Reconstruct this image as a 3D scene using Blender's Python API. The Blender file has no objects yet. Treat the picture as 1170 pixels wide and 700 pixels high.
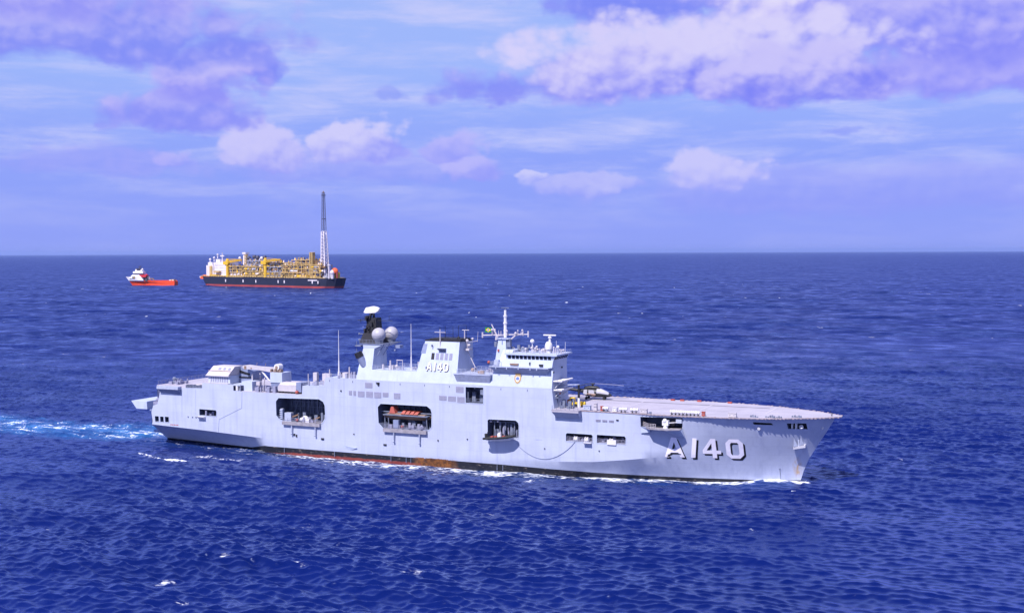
import bpy, bmesh, math, random
import numpy as np
from mathutils import Vector, Matrix
from mathutils.geometry import delaunay_2d_cdt
R = math.radians
rnd = random.Random(140)
sc = bpy.context.scene
col = sc.collection

# ------------------------------------------------------------------ camera
CAM_H = 55.0
cam_d = bpy.data.cameras.new('camera')
cam = bpy.data.objects.new('camera', cam_d)
col.objects.link(cam)
cam_d.sensor_width = 36.0
cam_d.lens = 42.09
cam_d.clip_start = 1.0
cam_d.clip_end = 200000.0
pitch = math.atan((350 - 288.3) / 1368.0)
cam.rotation_mode = 'XYZ'
cam.matrix_world = (Matrix.Translation((0, 0, CAM_H)) @ Matrix.Rotation(R(90) - pitch, 4, 'X')
                    @ Matrix.Rotation(-math.atan(4.5 / 1170), 4, 'Z'))
sc.camera = cam

# ------------------------------------------------------------------ ship frame, sun
HEAD = R(-25.0)                                   # heading of the warship: +x is towards the bow
AX = Vector((math.cos(HEAD), math.sin(HEAD), 0))
ST = Vector((math.sin(HEAD), -math.cos(HEAD), 0))   # starboard
SHIP_O = Vector((-105.4227, 363.9525, 0.0))
sun_vec = (ST * 1.0 - AX * 0.13 + Vector((0, 0, 1.22))).normalized()
SUN_EL = math.asin(sun_vec.z)
SUN_AZ = math.atan2(sun_vec.x, sun_vec.y)          # from +Y towards +X
sun_d = bpy.data.lights.new('sun', 'SUN')
sun_d.energy = 4.6
sun_d.angle = R(0.53)
sun_d.color = (1.0, 0.955, 0.93)
sun = bpy.data.objects.new('sun', sun_d)
col.objects.link(sun)
sun.rotation_euler = (-sun_vec).to_track_quat('-Z', 'Y').to_euler()
sun.location = (0, 0, 400)

# ------------------------------------------------------------------ render look
sc.view_settings.view_transform = 'Standard'
sc.view_settings.look = 'None'
sc.view_settings.exposure = 0.6
sc.view_settings.gamma = 1.0
sc.render.engine = 'CYCLES'
sc.cycles.max_bounces = 6
sc.cycles.use_denoising = True

# ------------------------------------------------------------------ node helper
class NT:
    def __init__(s, tree):
        s.t = tree
        s.n = tree.nodes
        s.l = tree.links
    def new(s, kind, **kw):
        n = s.n.new(kind)
        for k, v in kw.items():
            setattr(n, k, v)
        return n
    def put(s, sock, v):
        if v is None:
            return
        if hasattr(v, 'is_output') or isinstance(v, bpy.types.NodeSocket):
            s.l.new(v, sock)
        else:
            sock.default_value = v
    def m(s, op, a, b=None, c=None, clamp=False):
        n = s.new('ShaderNodeMath', operation=op, use_clamp=clamp)
        for i, v in enumerate((a, b, c)):
            s.put(n.inputs[i], v)
        return n.outputs[0]
    def vm(s, op, a, b=None, out=0):
        n = s.new('ShaderNodeVectorMath', operation=op)
        for i, v in enumerate((a, b)):
            s.put(n.inputs[i], v)
        return n.outputs[out]
    def scale(s, a, f):
        n = s.new('ShaderNodeVectorMath', operation='SCALE')
        s.put(n.inputs[0], a)
        s.put(n.inputs['Scale'], f)
        return n.outputs[0]
    def xyz(s, x, y, z):
        n = s.new('ShaderNodeCombineXYZ')
        for i, v in enumerate((x, y, z)):
            s.put(n.inputs[i], v)
        return n.outputs[0]
    def sep(s, v):
        n = s.new('ShaderNodeSeparateXYZ')
        s.put(n.inputs[0], v)
        return n.outputs
    def mix(s, f, a, b, blend='MIX'):
        n = s.new('ShaderNodeMix', data_type='RGBA', blend_type=blend)
        s.put(n.inputs[0], f)
        s.put(n.inputs[6], a)
        s.put(n.inputs[7], b)
        return n.outputs[2]
    def rng(s, v, a, b, c=0.0, d=1.0, smooth=False):
        n = s.new('ShaderNodeMapRange', interpolation_type='SMOOTHSTEP' if smooth else 'LINEAR')
        n.clamp = True
        for i, x in enumerate((v, a, b, c, d)):
            s.put(n.inputs[i], x)
        return n.outputs[0]
    def noise(s, vec, scale, detail=4.0, rough=0.5, dist=0.0, dim='3D', out=0):
        n = s.new('ShaderNodeTexNoise', noise_dimensions=dim)
        s.put(n.inputs['Vector'], vec)
        n.inputs['Scale'].default_value = scale
        n.inputs['Detail'].default_value = detail
        n.inputs['Roughness'].default_value = rough
        n.inputs['Distortion'].default_value = dist
        return n.outputs[out]
    def ramp(s, f, stops, mode='LINEAR'):
        n = s.new('ShaderNodeValToRGB')
        n.color_ramp.interpolation = mode
        el = n.color_ramp.elements
        while len(el) < len(stops):
            el.new(0.5)
        for e, (p, c) in zip(el, stops):
            e.position = p
            e.color = (*c, 1.0) if len(c) == 3 else c
        s.put(n.inputs[0], f)
        return n.outputs[0]

# ------------------------------------------------------------------ world: daylight sky with clouds
world = bpy.data.worlds.new('World')
sc.world = world
world.use_nodes = True
W = NT(world.node_tree)
W.n.clear()
gen = W.new('ShaderNodeTexCoord').outputs['Generated']
dirn = W.vm('NORMALIZE', gen)
dx, dy, dz = W.sep(dirn)
AZ = W.m('MULTIPLY', W.m('ARCTAN2', dx, dy), 13.68)       # hundredths of a picture height, an angle
EL = W.m('MULTIPLY', W.m('ARCSINE', dz), 13.68)
# base colours by elevation
g = W.rng(EL, 0.0, 3.2)
base = W.ramp(g, [(0.0, (.285, .36, .97)), (.12, (.265, .345, .96)), (.32, (.27, .36, .96)), (.62, (.34, .47, .97)), (1.0, (.37, .50, .97))])
high = W.rng(EL, 3.2, 12.0)
base = W.mix(high, base, (.20, .26, .80, 1))
# thin streaky cirrus
ci_v = W.xyz(W.m('MULTIPLY', AZ, .55), W.m('MULTIPLY', EL, 3.4), .7)
ci = W.noise(ci_v, 1.1, 7, .62, .25)
ci = W.rng(ci, .40, .76, 0, .85, True)
ci = W.m('MULTIPLY', ci, W.rng(EL, .25, 1.2, .15, 1))
base = W.mix(ci, base, (.60, .62, .97, 1))
# noise shared by all clouds
warp = W.noise(W.xyz(AZ, W.m('MULTIPLY', EL, 1.5), 3.1), 1.3, 5, .6, 0, out=1)
wx, wy, wz = W.sep(W.vm('SUBTRACT', warp, (.5, .5, .5)))
def puff_noise(ox, oy):
    v = W.xyz(W.m('ADD', W.m('ADD', AZ, ox), W.m('MULTIPLY', wx, .22)), W.m('MULTIPLY', W.m('ADD', W.m('ADD', EL, oy), W.m('MULTIPLY', wz, .16)), 1.3), 8.4)
    f = W.noise(v, 1.05, 9, .56, .1)
    tot = W.m('MULTIPLY', W.m('SUBTRACT', f, .5), .85)
    for sc_, am in ((1.9, .34), (4.3, .17), (9.5, .08)):      # rounded heads of cumulus
        vo = W.new('ShaderNodeTexVoronoi', feature='SMOOTH_F1' if sc_ < 3 else 'F1')
        W.put(vo.inputs['Vector'], v)
        vo.inputs['Scale'].default_value = sc_
        if sc_ < 3:
            vo.inputs['Smoothness'].default_value = .5
        tot = W.m('ADD', tot, W.m('MULTIPLY', W.m('SUBTRACT', .48, vo.outputs['Distance']), am * 1.6))
    return tot
nA = puff_noise(0, 0)
n2 = puff_noise(.06, -.09)              # the same field a little away from the light
lump = W.m('SUBTRACT', nA, n2)
lump = W.m('MULTIPLY', lump, -1.0)
Xw = W.m('ADD', AZ, W.m('MULTIPLY', wx, .55))
Yw = W.m('ADD', EL, W.m('MULTIPLY', wy, .35))
def cloud(colour, cx, cy, rx, ry, dens, lit, dark, light, grow=1.0, flat=.8, soft=.35):
    """one cumulus: an uneven body about (azimuth, elevation), flat-based, lit from above-left."""
    a = (cx - 585) / 1368.0
    X0 = math.atan(a) * 13.68
    Y0 = (288.3 - cy) / 100.0
    u = W.m('DIVIDE', W.m('SUBTRACT', Xw, X0), rx / 100.0)
    v = W.m('DIVIDE', W.m('SUBTRACT', Yw, Y0), ry / 100.0)
    vb = W.m('MULTIPLY', W.m('MINIMUM', v, 0.0), 1.0 + flat)       # steeper below: a flat base
    vv = W.m('ADD', W.m('MAXIMUM', v, 0.0), vb)
    r2 = W.m('SQRT', W.m('ADD', W.m('MULTIPLY', u, u), W.m('MULTIPLY', vv, vv)))
    d = W.m('ADD', W.m('SUBTRACT', 1.22, r2), W.m('MULTIPLY', nA, 1.7 * grow))
    dens_ = W.m('MULTIPLY', W.rng(d, 0.0, soft * .9 + .08, 0, 1, True), dens)
    sh = W.m('ADD', W.m('MULTIPLY', W.m('SUBTRACT', v, W.m('MULTIPLY', u, .2)), .70), W.m('ADD', lit, .10))
    sh = W.m('ADD', sh, W.m('MULTIPLY', lump, -1.15))
    sh = W.m('ADD', sh, W.m('MULTIPLY', nA, .3))
    shade = W.rng(sh, 0.0, 1.0, 0, 1, True)
    body = W.mix(shade, (*dark, 1), (*light, 1))
    return W.mix(dens_, colour, body)
LAV = (.54, .48, .96)
WHT = (.76, .70, .97)
DKB = (.17, .19, .92)
c = base
#            x    y   rx  ry  dens lit
for (x, y, rx, ry, de, lit, dk, lt, gr, fl, so) in [
    (1000, 222, 330, 32, .55, .40, (.28, .31, .96), (.38, .40, .97), .6, .2, .6),
    (690, 212, 100, 16, .75, .42, (.31, .35, .97), (.54, .54, .97), 1.0, .6, .5),
    (390, 196, 230, 26, .55, .42, (.29, .33, .96), (.42, .43, .97), .9, .4, .7),
    (812, 203, 62, 33, .95, .56, (.32, .35, .97), (.60, .58, .97), .8, .9, .28),
    (612, 202, 20, 10, .85, .6, (.36, .40, .97), (.64, .63, .97), .8, .6, .25),
    (550, 194, 36, 26, .88, .46, (.30, .32, .96), (.50, .48, .97), .8, .6, .3),
    (512, 170, 36, 22, .88, .46, (.31, .33, .96), (.50, .48, .97), .8, .6, .35),
    (408, 168, 62, 34, .95, .52, (.30, .32, .96), (.66, .63, .97), .8, .7, .28),
    (298, 176, 52, 33, .95, .52, (.31, .33, .96), (.62, .59, .97), .8, .7, .28),
    (206, 187, 32, 13, .75, .5, (.32, .35, .97), (.55, .51, .97), .9, .5, .5),
    (120, 193, 140, 20, .40, .4, (.29, .31, .96), (.40, .38, .97), .9, .3, .7),
    (962, 161, 40, 8, .45, .0, (.20, .25, .94), (.30, .34, .96), 1.4, .2, .9),
    (442, 113, 24, 9, .50, .0, (.21, .27, .93), (.33, .38, .96), 1.6, .2, .9),
    (575, 104, 85, 22, .75, .05, (.22, .23, .93), (.36, .36, .96), 1.0, .2, .7),
    (300, 84, 34, 22, .8, .05, (.20, .22, .93), (.34, .34, .96), 1.1, .2, .7),
    (210, 136, 82, 36, .92, .20, (.25, .27, .94), (.52, .48, .96), .7, .6, .5),
    (238, 98, 64, 36, .88, .38, (.28, .28, .94), (.58, .52, .96), .8, .4, .5),
    (70, 60, 235, 62, .95, .24, (.22, .26, .93), (.49, .47, .96), .65, .9, .55),
    (70, 10, 170, 44, .85, .46, (.29, .29, .94), (.56, .52, .96), .8, .4, .7),
    (740, 14, 120, 38, .80, .05, (.17, .20, .92), (.32, .34, .96), 1.1, .2, .6),
    (1120, 100, 165, 50, .94, .42, (.27, .27, .95), (.52, .47, .96), .6, .9, .5),
    (1060, 40, 270, 92, .94, .42, (.23, .24, .94), (.52, .48, .96), .65, .6, .55),
    (800, 90, 225, 64, .97, .44, (.21, .22, .93), (.71, .66, .97), .62, 1.1, .42),
    (905, 108, 120, 46, .9, .40, (.20, .21, .93), (.60, .55, .96), .62, 1.1, .42),
    (715, 78, 85, 40, .7, .60, (.30, .30, .95), (.68, .63, .96), .8, .6, .5),
    (880, 10, 46, 26, .85, .9, (.5, .45, .96), (.86, .80, .98), 1.0, .3, .6),
]:
    c = cloud(c, x, y, rx, ry, de, lit, dk, lt, gr, fl, so)
sky = W.new('ShaderNodeTexSky', sky_type='NISHITA')
sky.sun_disc = False
sky.sun_elevation = SUN_EL
sky.sun_rotation = SUN_AZ
sky.dust_density = .4
sky.ozone_density = 2.0
c10 = W.mix(1.0, c, (6.6, 6.6, 6.6, 1), 'MULTIPLY')
nish = W.mix(1.0, sky.outputs[0], (.55, .62, 1.0, 1), 'MULTIPLY')
fin = W.mix(.06, c10, nish)
bg = W.new('ShaderNodeBackground')
W.put(bg.inputs[0], fin)
bg.inputs[1].default_value = 0.1
W.l.new(bg.outputs[0], W.new('ShaderNodeOutputWorld').inputs[0])
world.cycles.sampling_method = 'MANUAL'
world.cycles.sample_map_resolution = 512

# ------------------------------------------------------------------ materials
def new_mat(name):
    m = bpy.data.materials.new(name)
    m.use_nodes = True
    t = NT(m.node_tree)
    b = t.n['Principled BSDF']
    return m, t, b
MATS = {}
def paint(name, rgb, rough=.55, metal=0.0, amt=.18, scale=.7, streak=.0, rust=0.0, spec=.4):
    """weathered paint: blotches, run-down streaks, optional rust specks, in the object's own space"""
    if name in MATS:
        return MATS[name]
    m, t, b = new_mat(name)
    o = t.new('ShaderNodeTexCoord').outputs['Object']
    n = t.noise(o, scale, 5, .6)
    f = t.rng(n, .3, .72, 1 - amt, 1 + amt * .6)
    c = t.mix(1.0, (*rgb, 1), t.xyz(f, f, f), 'MULTIPLY')
    if streak:
        sv = t.vm('MULTIPLY', o, (1.3, 1.3, .10))
        s = t.rng(t.noise(sv, 1.0, 4, .65), .52, .78, 0, streak)
        c = t.mix(s, c, (rgb[0] * .62, rgb[1] * .58, rgb[2] * .56, 1))
    if rust:
        rv = t.vm('MULTIPLY', o, (1.0, 1.0, .35))
        s = t.rng(t.noise(rv, 1.9, 6, .7), .70, .80, 0, rust)
        c = t.mix(s, c, (.22, .09, .035, 1))
    t.put(b.inputs['Base Color'], c)
    t.put(b.inputs['Roughness'], t.rng(n, .3, .7, rough - .08, rough + .1))
    b.inputs['Metallic'].default_value = metal
    b.inputs['Specular IOR Level'].default_value = spec
    MATS[name] = m
    return m
GREY = (.395, .425, .555)
# ------------------------------------------------------------------ hull form (ship frame: s from stern, t to starboard, z up)
CT = 0.8
STEM = [(-3, 191.2), (0, 191.9), (3, 192.8), (6.2, 194.1), (10.1, 196.5), (13, 198.3), (16.3, 200.2)]
DKX = [0, 2, 4, 8, 14.5, 18, 25, 31, 44, 60, 400]
DKH = [0, 2.7, 4.3, 6.7, 9.8, 11.0, 12.8, 13.5, 14.2, 14.2, 14.2]
WLX = [0, 5, 11, 25, 41, 59, 80, 400]
WLH = [0, 2.1, 4.5, 8.2, 11.0, 12.9, 13.8, 13.8]
KZX = [100, 118, 129, 145, 159, 170, 182, 196.3]
KZ = [2.2, 2.6, 3.1, 4.1, 5.9, 7.4, 8.6, 9.8]
def stem_s(z): return np.interp(z, [a for a, b in STEM], [b for a, b in STEM])
def zk(s): return np.interp(s, KZX, KZ)
def wl_half(s, z): return np.interp(stem_s(z) - s, WLX, WLH)
def dk_half(s, z): return np.interp(stem_s(z) - s, DKX, DKH)
def chine(s): return np.interp(s, [0, 7.4, 25, 46.6], [5.5, 5.4, 4.8, 3.8])
def tfun(s, z):
    """half-breadth surface: distance to starboard of the hull plating at station s, height z"""
    s = np.asarray(s, float)
    z = np.asarray(z, float)
    k = zk(s)
    b = np.clip((s - 152) / 26, 0, 1)
    b = b * b * (3 - 2 * b)
    lin = (k / 16.3) ** .9
    hk = dk_half(s, 16.3) * (1 - b) + b * (wl_half(s, k) * (1 - lin) + dk_half(s, k) * lin)
    up = np.clip((z - k) / (16.3 - k), 0, 1)
    hu = hk * (1 - up) + dk_half(s, np.maximum(z, k)) * up
    w = np.clip(z / 16.3, 0, 1) ** .9
    hf = wl_half(s, z) * (1 - w) + dk_half(s, z) * w
    lo = np.clip(z / k, -.5, 1)
    hl = wl_half(s, z) * (1 - lo) + hk * lo
    h = np.where(z >= k, hu, hl) * (1 - b) + hf * b
    ch = chine(s)
    tw = np.interp(s, [0, 5, 40, 44, 47], [5, 5.5, 10.0, 11, 13.4])
    la = np.clip(z / ch, -.5, 1)
    h = np.where((s < 47) & (z < ch), tw * (1 - la) + 14.2 * la, h)
    return CT + h

# ------------------------------------------------------------------ sea
CAPS = [(-58.7, 199.0, 4.0), (-52.1, 184.0, 2.4000000000000004), (-51.7, 210.8, 3.2), (-67.6, 194.9, 2.4000000000000004), (-43.1, 242.5, 4.0), (-39.3, 232.5, 3.2), (-37.6, 207.7, 4.800000000000001), (-12.0, 229.2, 2.4000000000000004), (-16.0, 203.3, 4.800000000000001), (5.5, 282.2, 3.2), (23.8, 216.5, 1.6), (60.4, 318.8, 3.2), (103.5, 316.4, 3.2), (114.7, 276.9, 2.4000000000000004), (55.7, 189.2, 2.4000000000000004), (148.3, 408.2, 3.2), (13.8, 269.7, 3.2), (-27.6, 239.9, 2.4000000000000004), (-93.5, 241.0, 2.4000000000000004), (-4.8, 251.7, 2.4000000000000004)]
def ship_coords(x, y):
    dx_, dy_ = x - SHIP_O.x, y - SHIP_O.y
    return dx_ * AX.x + dy_ * AX.y, dx_ * ST.x + dy_ * ST.y
def smooth(x, a, b):
    u = np.clip((x - a) / (b - a), 0, 1)
    return u * u * (3 - 2 * u)
rs = [25.0]
while rs[-1] < 62000:
    r = rs[-1]
    rs.append(r + (2.2 if r < 130 else max(.30, (.55 if r < 350 else .36 if r < 3500 else .6) * r * r / (CAM_H * 1368.0)) if r < 160000 / 9 else r * .25))
rs = np.array(rs)
ang_f = np.arange(-27.5, 27.5001, .042)
ang_c = np.arange(27.5 + 1.6, 360 - 27.5 - .8, 1.6)
ang = np.radians(np.concatenate([ang_f, ang_c]))
nA_, nR = len(ang), len(rs)
RR, AA = np.meshgrid(rs, ang, indexing='ij')
X0 = RR * np.sin(AA)
Y0 = RR * np.cos(AA)
ndr = np.gradient(rs)
nf = len(ang_f)
nrng = np.random.RandomState(7)
NW = 130
lam = np.exp(np.linspace(math.log(1.7), math.log(88), NW)) * nrng.uniform(.96, 1.04, NW)
kk = 2 * math.pi / lam
lp = 62.0
spec_ = np.exp(-.75 * (lam / lp) ** 2) * lam ** .62
main = R(-112)                                            # waves run towards the camera and a little left
spread = nrng.normal(0, 1, NW) * np.interp(lam, [2, 10, 60], [.52, .36, .24])
th = main + spread
amp = spec_ / np.sqrt((spec_ ** 2).sum() / 2) * .66        # rms height
amp *= np.interp(lam, [1.7, 3, 5, 8, 14, 25, 50, 88], [2.3, 1.8, .85, .50, .60, 1.15, 1.4, 1.4])
ph = nrng.uniform(0, 2 * math.pi, NW)
Z = np.zeros_like(X0)
DX = np.zeros_like(X0)
DY = np.zeros_like(X0)
STP = np.zeros_like(X0)
# groups of higher and lower waves
grp = .75 + .35 * np.sin(X0 * .021 + .6 * np.sin(Y0 * .013 + 1)) * np.sin(Y0 * .017 + X0 * .006 + .8) + .2 * np.sin(X0 * .005 - Y0 * .004)
for (c0, c1, cell) in ((0, nf, rs * R(.042)), (nf, nA_, rs * R(1.6))):
    cs = np.maximum(cell, ndr)
    for i in range(NW):
        kx, ky = kk[i] * math.cos(th[i]), kk[i] * math.sin(th[i])
        rad_c = np.maximum(cell * 1.0, ndr * (.35 + .65 * abs(math.sin(th[i]))))
        att = smooth(lam[i] / rad_c, 1.05, 2.1)
        j = np.nonzero(att > .001)[0]
        if not len(j):
            continue
        sl = (slice(j[0], j[-1] + 1), slice(c0, c1))
        p_ = kx * X0[sl] + ky * Y0[sl] + ph[i]
        a_ = (amp[i] * att[j[0]:j[-1] + 1])[:, None]
        cp, sp = np.cos(p_), np.sin(p_)
        Z[sl] += a_ * cp
        DX[sl] -= a_ * sp * math.cos(th[i])
        DY[sl] -= a_ * sp * math.sin(th[i])
        STP[sl] += a_ * kk[i] * cp
Z *= grp
S_, T_ = ship_coords(X0, Y0)
# the warship's own waves and wash
tw_ = np.interp(S_, [3, 8, 44, 60, 115, 133, 151, 167, 181, 191.9], [5, 6, 11, 14.3, 14.3, 13.2, 11.3, 8.6, 5.2, .6])
near = (S_ > -2) & (S_ < 193.2) & (T_ > -20)
dh = np.where(near, T_ - tw_ - CT, 99.0)                       # metres outboard of the starboard waterline
dside = np.exp(-np.clip(dh, 0, None) / 9.0) * (dh < 90)
hullwave = .75 * np.exp(-((S_ - 186) / 6) ** 2) + .35 * np.exp(-((S_ - 158) / 14) ** 2) + .40 * np.exp(-((S_ - 125) / 8) ** 2) - .30 * np.exp(-((S_ - 82) / 26) ** 2) + .2 * np.exp(-((S_ - 20) / 14) ** 2)
Z = Z * (1 - .55 * dside) + hullwave * dside
calm = np.clip(dside, 0, 1)
DX *= (1 - .8 * calm) * .38
DY *= (1 - .8 * calm) * .38
def fbm(x, y, s, seed, o=4):
    r_ = np.random.RandomState(seed)
    v = np.zeros_like(x)
    for k_ in range(o * 3):
        f_ = s * 1.7 ** (k_ / 3.0)
        an = r_.uniform(0, 2 * math.pi)
        v += np.sin((x * math.cos(an) + y * math.sin(an)) * f_ * 2 * math.pi + r_.uniform(0, 6.28)) * .62 ** (k_ / 3.0)
    return v / 3.0
foam = np.zeros_like(Z)
nz1 = fbm(S_, T_, .08, 3)
nz2 = fbm(S_, T_ * 2.0, .22, 5)
# wash along the side
wid = np.interp(S_, [-4, 6, 40, 70, 100, 130, 155, 172, 184, 191, 194], [0, 1.0, 3.2, 4.0, 5.6, 5.8, 5.0, 4.0, 4.0, 3.6, 0])
puls = .55 + .45 * np.clip(nz1 * 1.1 + .5 * np.sin(S_ * .21 + 1.0), -1, 1)
fside = np.where(near & (dh > -4), 1 - smooth(dh, wid * .2 * puls, wid * 1.9 * puls + .3 + nz2 * .8), 0) * (.62 + .38 * puls)
foam = np.maximum(foam, fside * np.interp(S_, [-4, 8, 45, 60, 150, 193], [0, .25, .52, .62, .70, .80]))
fwide = np.where(near & (dh > -4), 1 - smooth(dh, 1, 13 + nz1 * 5), 0)
foam = np.maximum(foam, fwide * np.interp(S_, [20, 45, 75, 110, 150, 175], [.30, .46, .52, .52, .42, .25]))
# bow curl, ahead of and round the stem
db = np.hypot(S_ - 192.2, (T_ - CT - 1.2) * .7)
foam = np.maximum(foam, 1.0 * (1 - smooth(db + nz2 * .5, 1.0, 3.6)))
# stern wake: broken water trailing off astern
back = 6 - S_
wk = np.clip(back, 0, None)
cen = -1.0 + .10 * wk + 1.5 * np.sin(wk * .045)
hw = 6.0 + .06 * wk
lat = (T_ - cen + 2.0 * nz2 + 2.5 * nz1 * smooth(back, 10, 60)) / hw
wake = np.where(back > -4, np.exp(-np.abs(lat) ** 3.0) * np.exp(-wk / 420.0) * smooth(back, -4, 10), 0)
nzw = fbm(S_ * .25, T_ * 1.6, .16, 21)
wake_f = np.clip(wake * (.52 + .55 * nzw + .12 * nz2), 0, 1)
foam = np.maximum(foam, wake_f * .82)
# curling wave crest off the quarter
def streak(s0, t0, s1, t1, w, a):
    L = math.hypot(s1 - s0, t1 - t0)
    ux, uy = (s1 - s0) / L, (t1 - t0) / L
    p_ = (S_ - s0) * ux + (T_ - t0) * uy
    q_ = -(S_ - s0) * uy + (T_ - t0) * ux + 1.5 * np.sin(p_ * .3) + nz2
    return a * smooth(p_, -2, 4) * (1 - smooth(p_, L - 6, L)) * np.exp(-(q_ / w) ** 2) * (.75 + .3 * nz1)
for a_ in ((14, 32, 44, 41, 1.3, .95), (30, 28, 54, 28, 1.6, .8), (13, 22, 21, 22, 1.3, .8), (52, 22, 64, 23, 1.6, .6), (66, 24, 80, 25, 1.5, .6), (96, 25, 103, 24, 1.3, .6), (128, 23, 136, 23, 1.4, .7)):
    foam = np.maximum(foam, streak(*a_))
# breaking crests, sparse: short ragged streaks lying along the wave crests
for (x_, y_, L_) in CAPS:
    rr_ = math.hypot(x_, y_)
    m_ = (np.abs(RR - rr_) < 14) & (np.abs(X0 - x_) < 12)
    an = nrng.normal(.15, .25)
    u_ = (X0[m_] - x_) * math.cos(an) + (Y0[m_] - y_) * math.sin(an)
    v_ = -(X0[m_] - x_) * math.sin(an) + (Y0[m_] - y_) * math.cos(an)
    v_ = v_ + .9 * np.sin(u_ * .9 + x_) + .5 * nz2[m_]
    w_ = .35 + .10 * L_
    fo_ = np.exp(-(u_ / L_) ** 2 * 1.4) * np.where(v_ > 0, np.exp(-(v_ / (w_ * 2.6)) ** 2), np.exp(-(v_ / w_) ** 2))
    foam[m_] = np.maximum(foam[m_], .50 * fo_)
aer = np.clip(wake, 0, 1) * np.clip(.60 + .35 * nzw + .2 * nz1, 0, 1) + .12 * fside * np.interp(S_, [30, 60, 193], [0, .6, .6]) + .07 * fwide
X1, Y1 = X0 + DX * (RR > 60), Y0 + DY * (RR > 60)
co = np.stack([X1, Y1, Z], -1).reshape(-1, 3)
idx = np.arange(nR * nA_).reshape(nR, nA_)
a0, a1 = idx[:-1, :], idx[1:, :]
q = np.stack([a0, a1, np.roll(a1, -1, 1), np.roll(a0, -1, 1)], -1).reshape(-1, 4)
inner = len(co)
co = np.vstack([co, [[0, 0, 0]]])
tri = np.stack([np.full(nA_, inner), idx[0], np.roll(idx[0], -1)], -1)
me = bpy.data.meshes.new('sea')
nv, nq, nt = len(co), len(q), len(tri)
me.vertices.add(nv)
me.vertices.foreach_set('co', co.astype(np.float32).ravel())
me.loops.add(nq * 4 + nt * 3)
me.loops.foreach_set('vertex_index', np.concatenate([q.ravel(), tri.ravel()]).astype(np.int32))
me.polygons.add(nq + nt)
me.polygons.foreach_set('loop_start', np.concatenate([np.arange(nq) * 4, nq * 4 + np.arange(nt) * 3]).astype(np.int32))
me.polygons.foreach_set('use_smooth', np.ones(nq + nt, bool))
for nm, arr in (('foam', foam), ('aerated', aer)):
    at_ = me.attributes.new(nm, 'FLOAT', 'POINT')
    at_.data.foreach_set('value', np.append(np.clip(arr, 0, 1).ravel(), 0).astype(np.float32))
me.update(calc_edges=True)
sea = bpy.data.objects.new('sea', me)
col.objects.link(sea)
sea['kind'] = 'structure'
sea['label'] = 'deep blue open sea with wind waves and white foam'
del X0, Y0, DX, DY, STP, S_, T_, nz1, nz2, foam, wake, fside, fwide, co, q

sm, t, b = new_mat('sea_water')
geo = t.new('ShaderNodeNewGeometry')
P = geo.outputs['Position']
fo = t.new('ShaderNodeAttribute', attribute_name='foam').outputs['Fac']
ae = t.new('ShaderNodeAttribute', attribute_name='aerated').outputs['Fac']
rot = t.new('ShaderNodeVectorRotate', rotation_type='Z_AXIS')
t.put(rot.inputs['Vector'], P)
rot.inputs['Angle'].default_value = R(22)
Q = t.vm('MULTIPLY', rot.outputs[0], (.32, 1.0, 1.0))
r1 = t.vm('SUBTRACT', t.noise(Q, 1.5, 6, .72, .5, out=1), (.5, .5, .5))
r2 = t.vm('SUBTRACT', t.noise(Q, .20, 4, .6, .6, out=1), (.5, .5, .5))
r3 = t.vm('SUBTRACT', t.noise(t.vm('MULTIPLY', Q, (.7, 1, 1)), .035, 5, .62, .4, out=1), (.5, .5, .5))
dist = t.vm('LENGTH', P, out=1)
farw = t.rng(dist, 300, 1500, 0.0, 1.0)
gust = t.rng(t.noise(t.vm('MULTIPLY', rot.outputs[0], (.55, 1.0, 1.0)), .016, 4, .6), .32, .68, .55, 1.5)
pert = t.vm('ADD', t.scale(r1, t.m('MULTIPLY', gust, t.rng(dist, 250, 900, .58, .68))), t.vm('ADD', t.scale(r2, t.m('ADD', .22, t.m('MULTIPLY', farw, .30))), t.scale(r3, t.m('MULTIPLY', t.rng(dist, 250, 900), .95))))
px_, py_, pz_ = t.sep(pert)
nrm = t.vm('NORMALIZE', t.vm('ADD', geo.outputs['Normal'], t.xyz(px_, py_, 0.0)))
# only facets turned towards the eye can be seen: mirror the others about the sight line
inc = geo.outputs['Incoming']
dt_ = t.m('MINIMUM', t.m('SUBTRACT', t.vm('DOT_PRODUCT', nrm, inc, out=1), .02), 0.0)
nrm = t.vm('NORMALIZE', t.vm('SUBTRACT', nrm, t.scale(inc, t.m('MULTIPLY', dt_, 2.0))))
# water body colour
deep = t.mix(t.rng(t.noise(P, .02, 4, .6), .3, .7), (.0016, .0068, .068, 1), (.0028, .0100, .094, 1))
aw = t.m('MULTIPLY', ae, t.rng(t.noise(Q, .25, 6, .65), .30, .62, .35, 1.0))
bodyc = t.mix(t.m('MINIMUM', aw, 1.0), deep, (.05, .22, .52, 1))
# foam breaks up into lace
fn = t.noise(Q, .95, 8, .72, .6)
fl = t.new('ShaderNodeTexVoronoi', feature='DISTANCE_TO_EDGE')
t.put(fl.inputs['Vector'], t.vm('ADD', Q, t.scale(r2, 3.0)))
fl.inputs['Scale'].default_value = 1.3
lace = t.rng(fl.outputs['Distance'], .0, .30, .16, -.10)
fm = t.m('ADD', t.m('ADD', fo, t.m('MULTIPLY', t.m('SUBTRACT', fn, .5), 1.5)), lace)
fm = t.m('MULTIPLY', t.rng(fm, .46, .90, 0, 1, True), t.rng(fo, .04, .25))
# far whitecaps, too small for the mesh
wc = t.noise(t.vm('MULTIPLY', P, (.11, .05, 0)), 1.0, 2, .5)
wcg = t.noise(P, .006, 2, .5)
wcf = t.m('MULTIPLY', t.rng(wc, .72, .77), t.m('MULTIPLY', t.rng(dist, 500, 1000), t.rng(wcg, .42, .6)))
fm = t.m('MAXIMUM', fm, t.m('MULTIPLY', wcf, .9))
cc = t.mix(fm, bodyc, (.74, .76, .84, 1))
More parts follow.
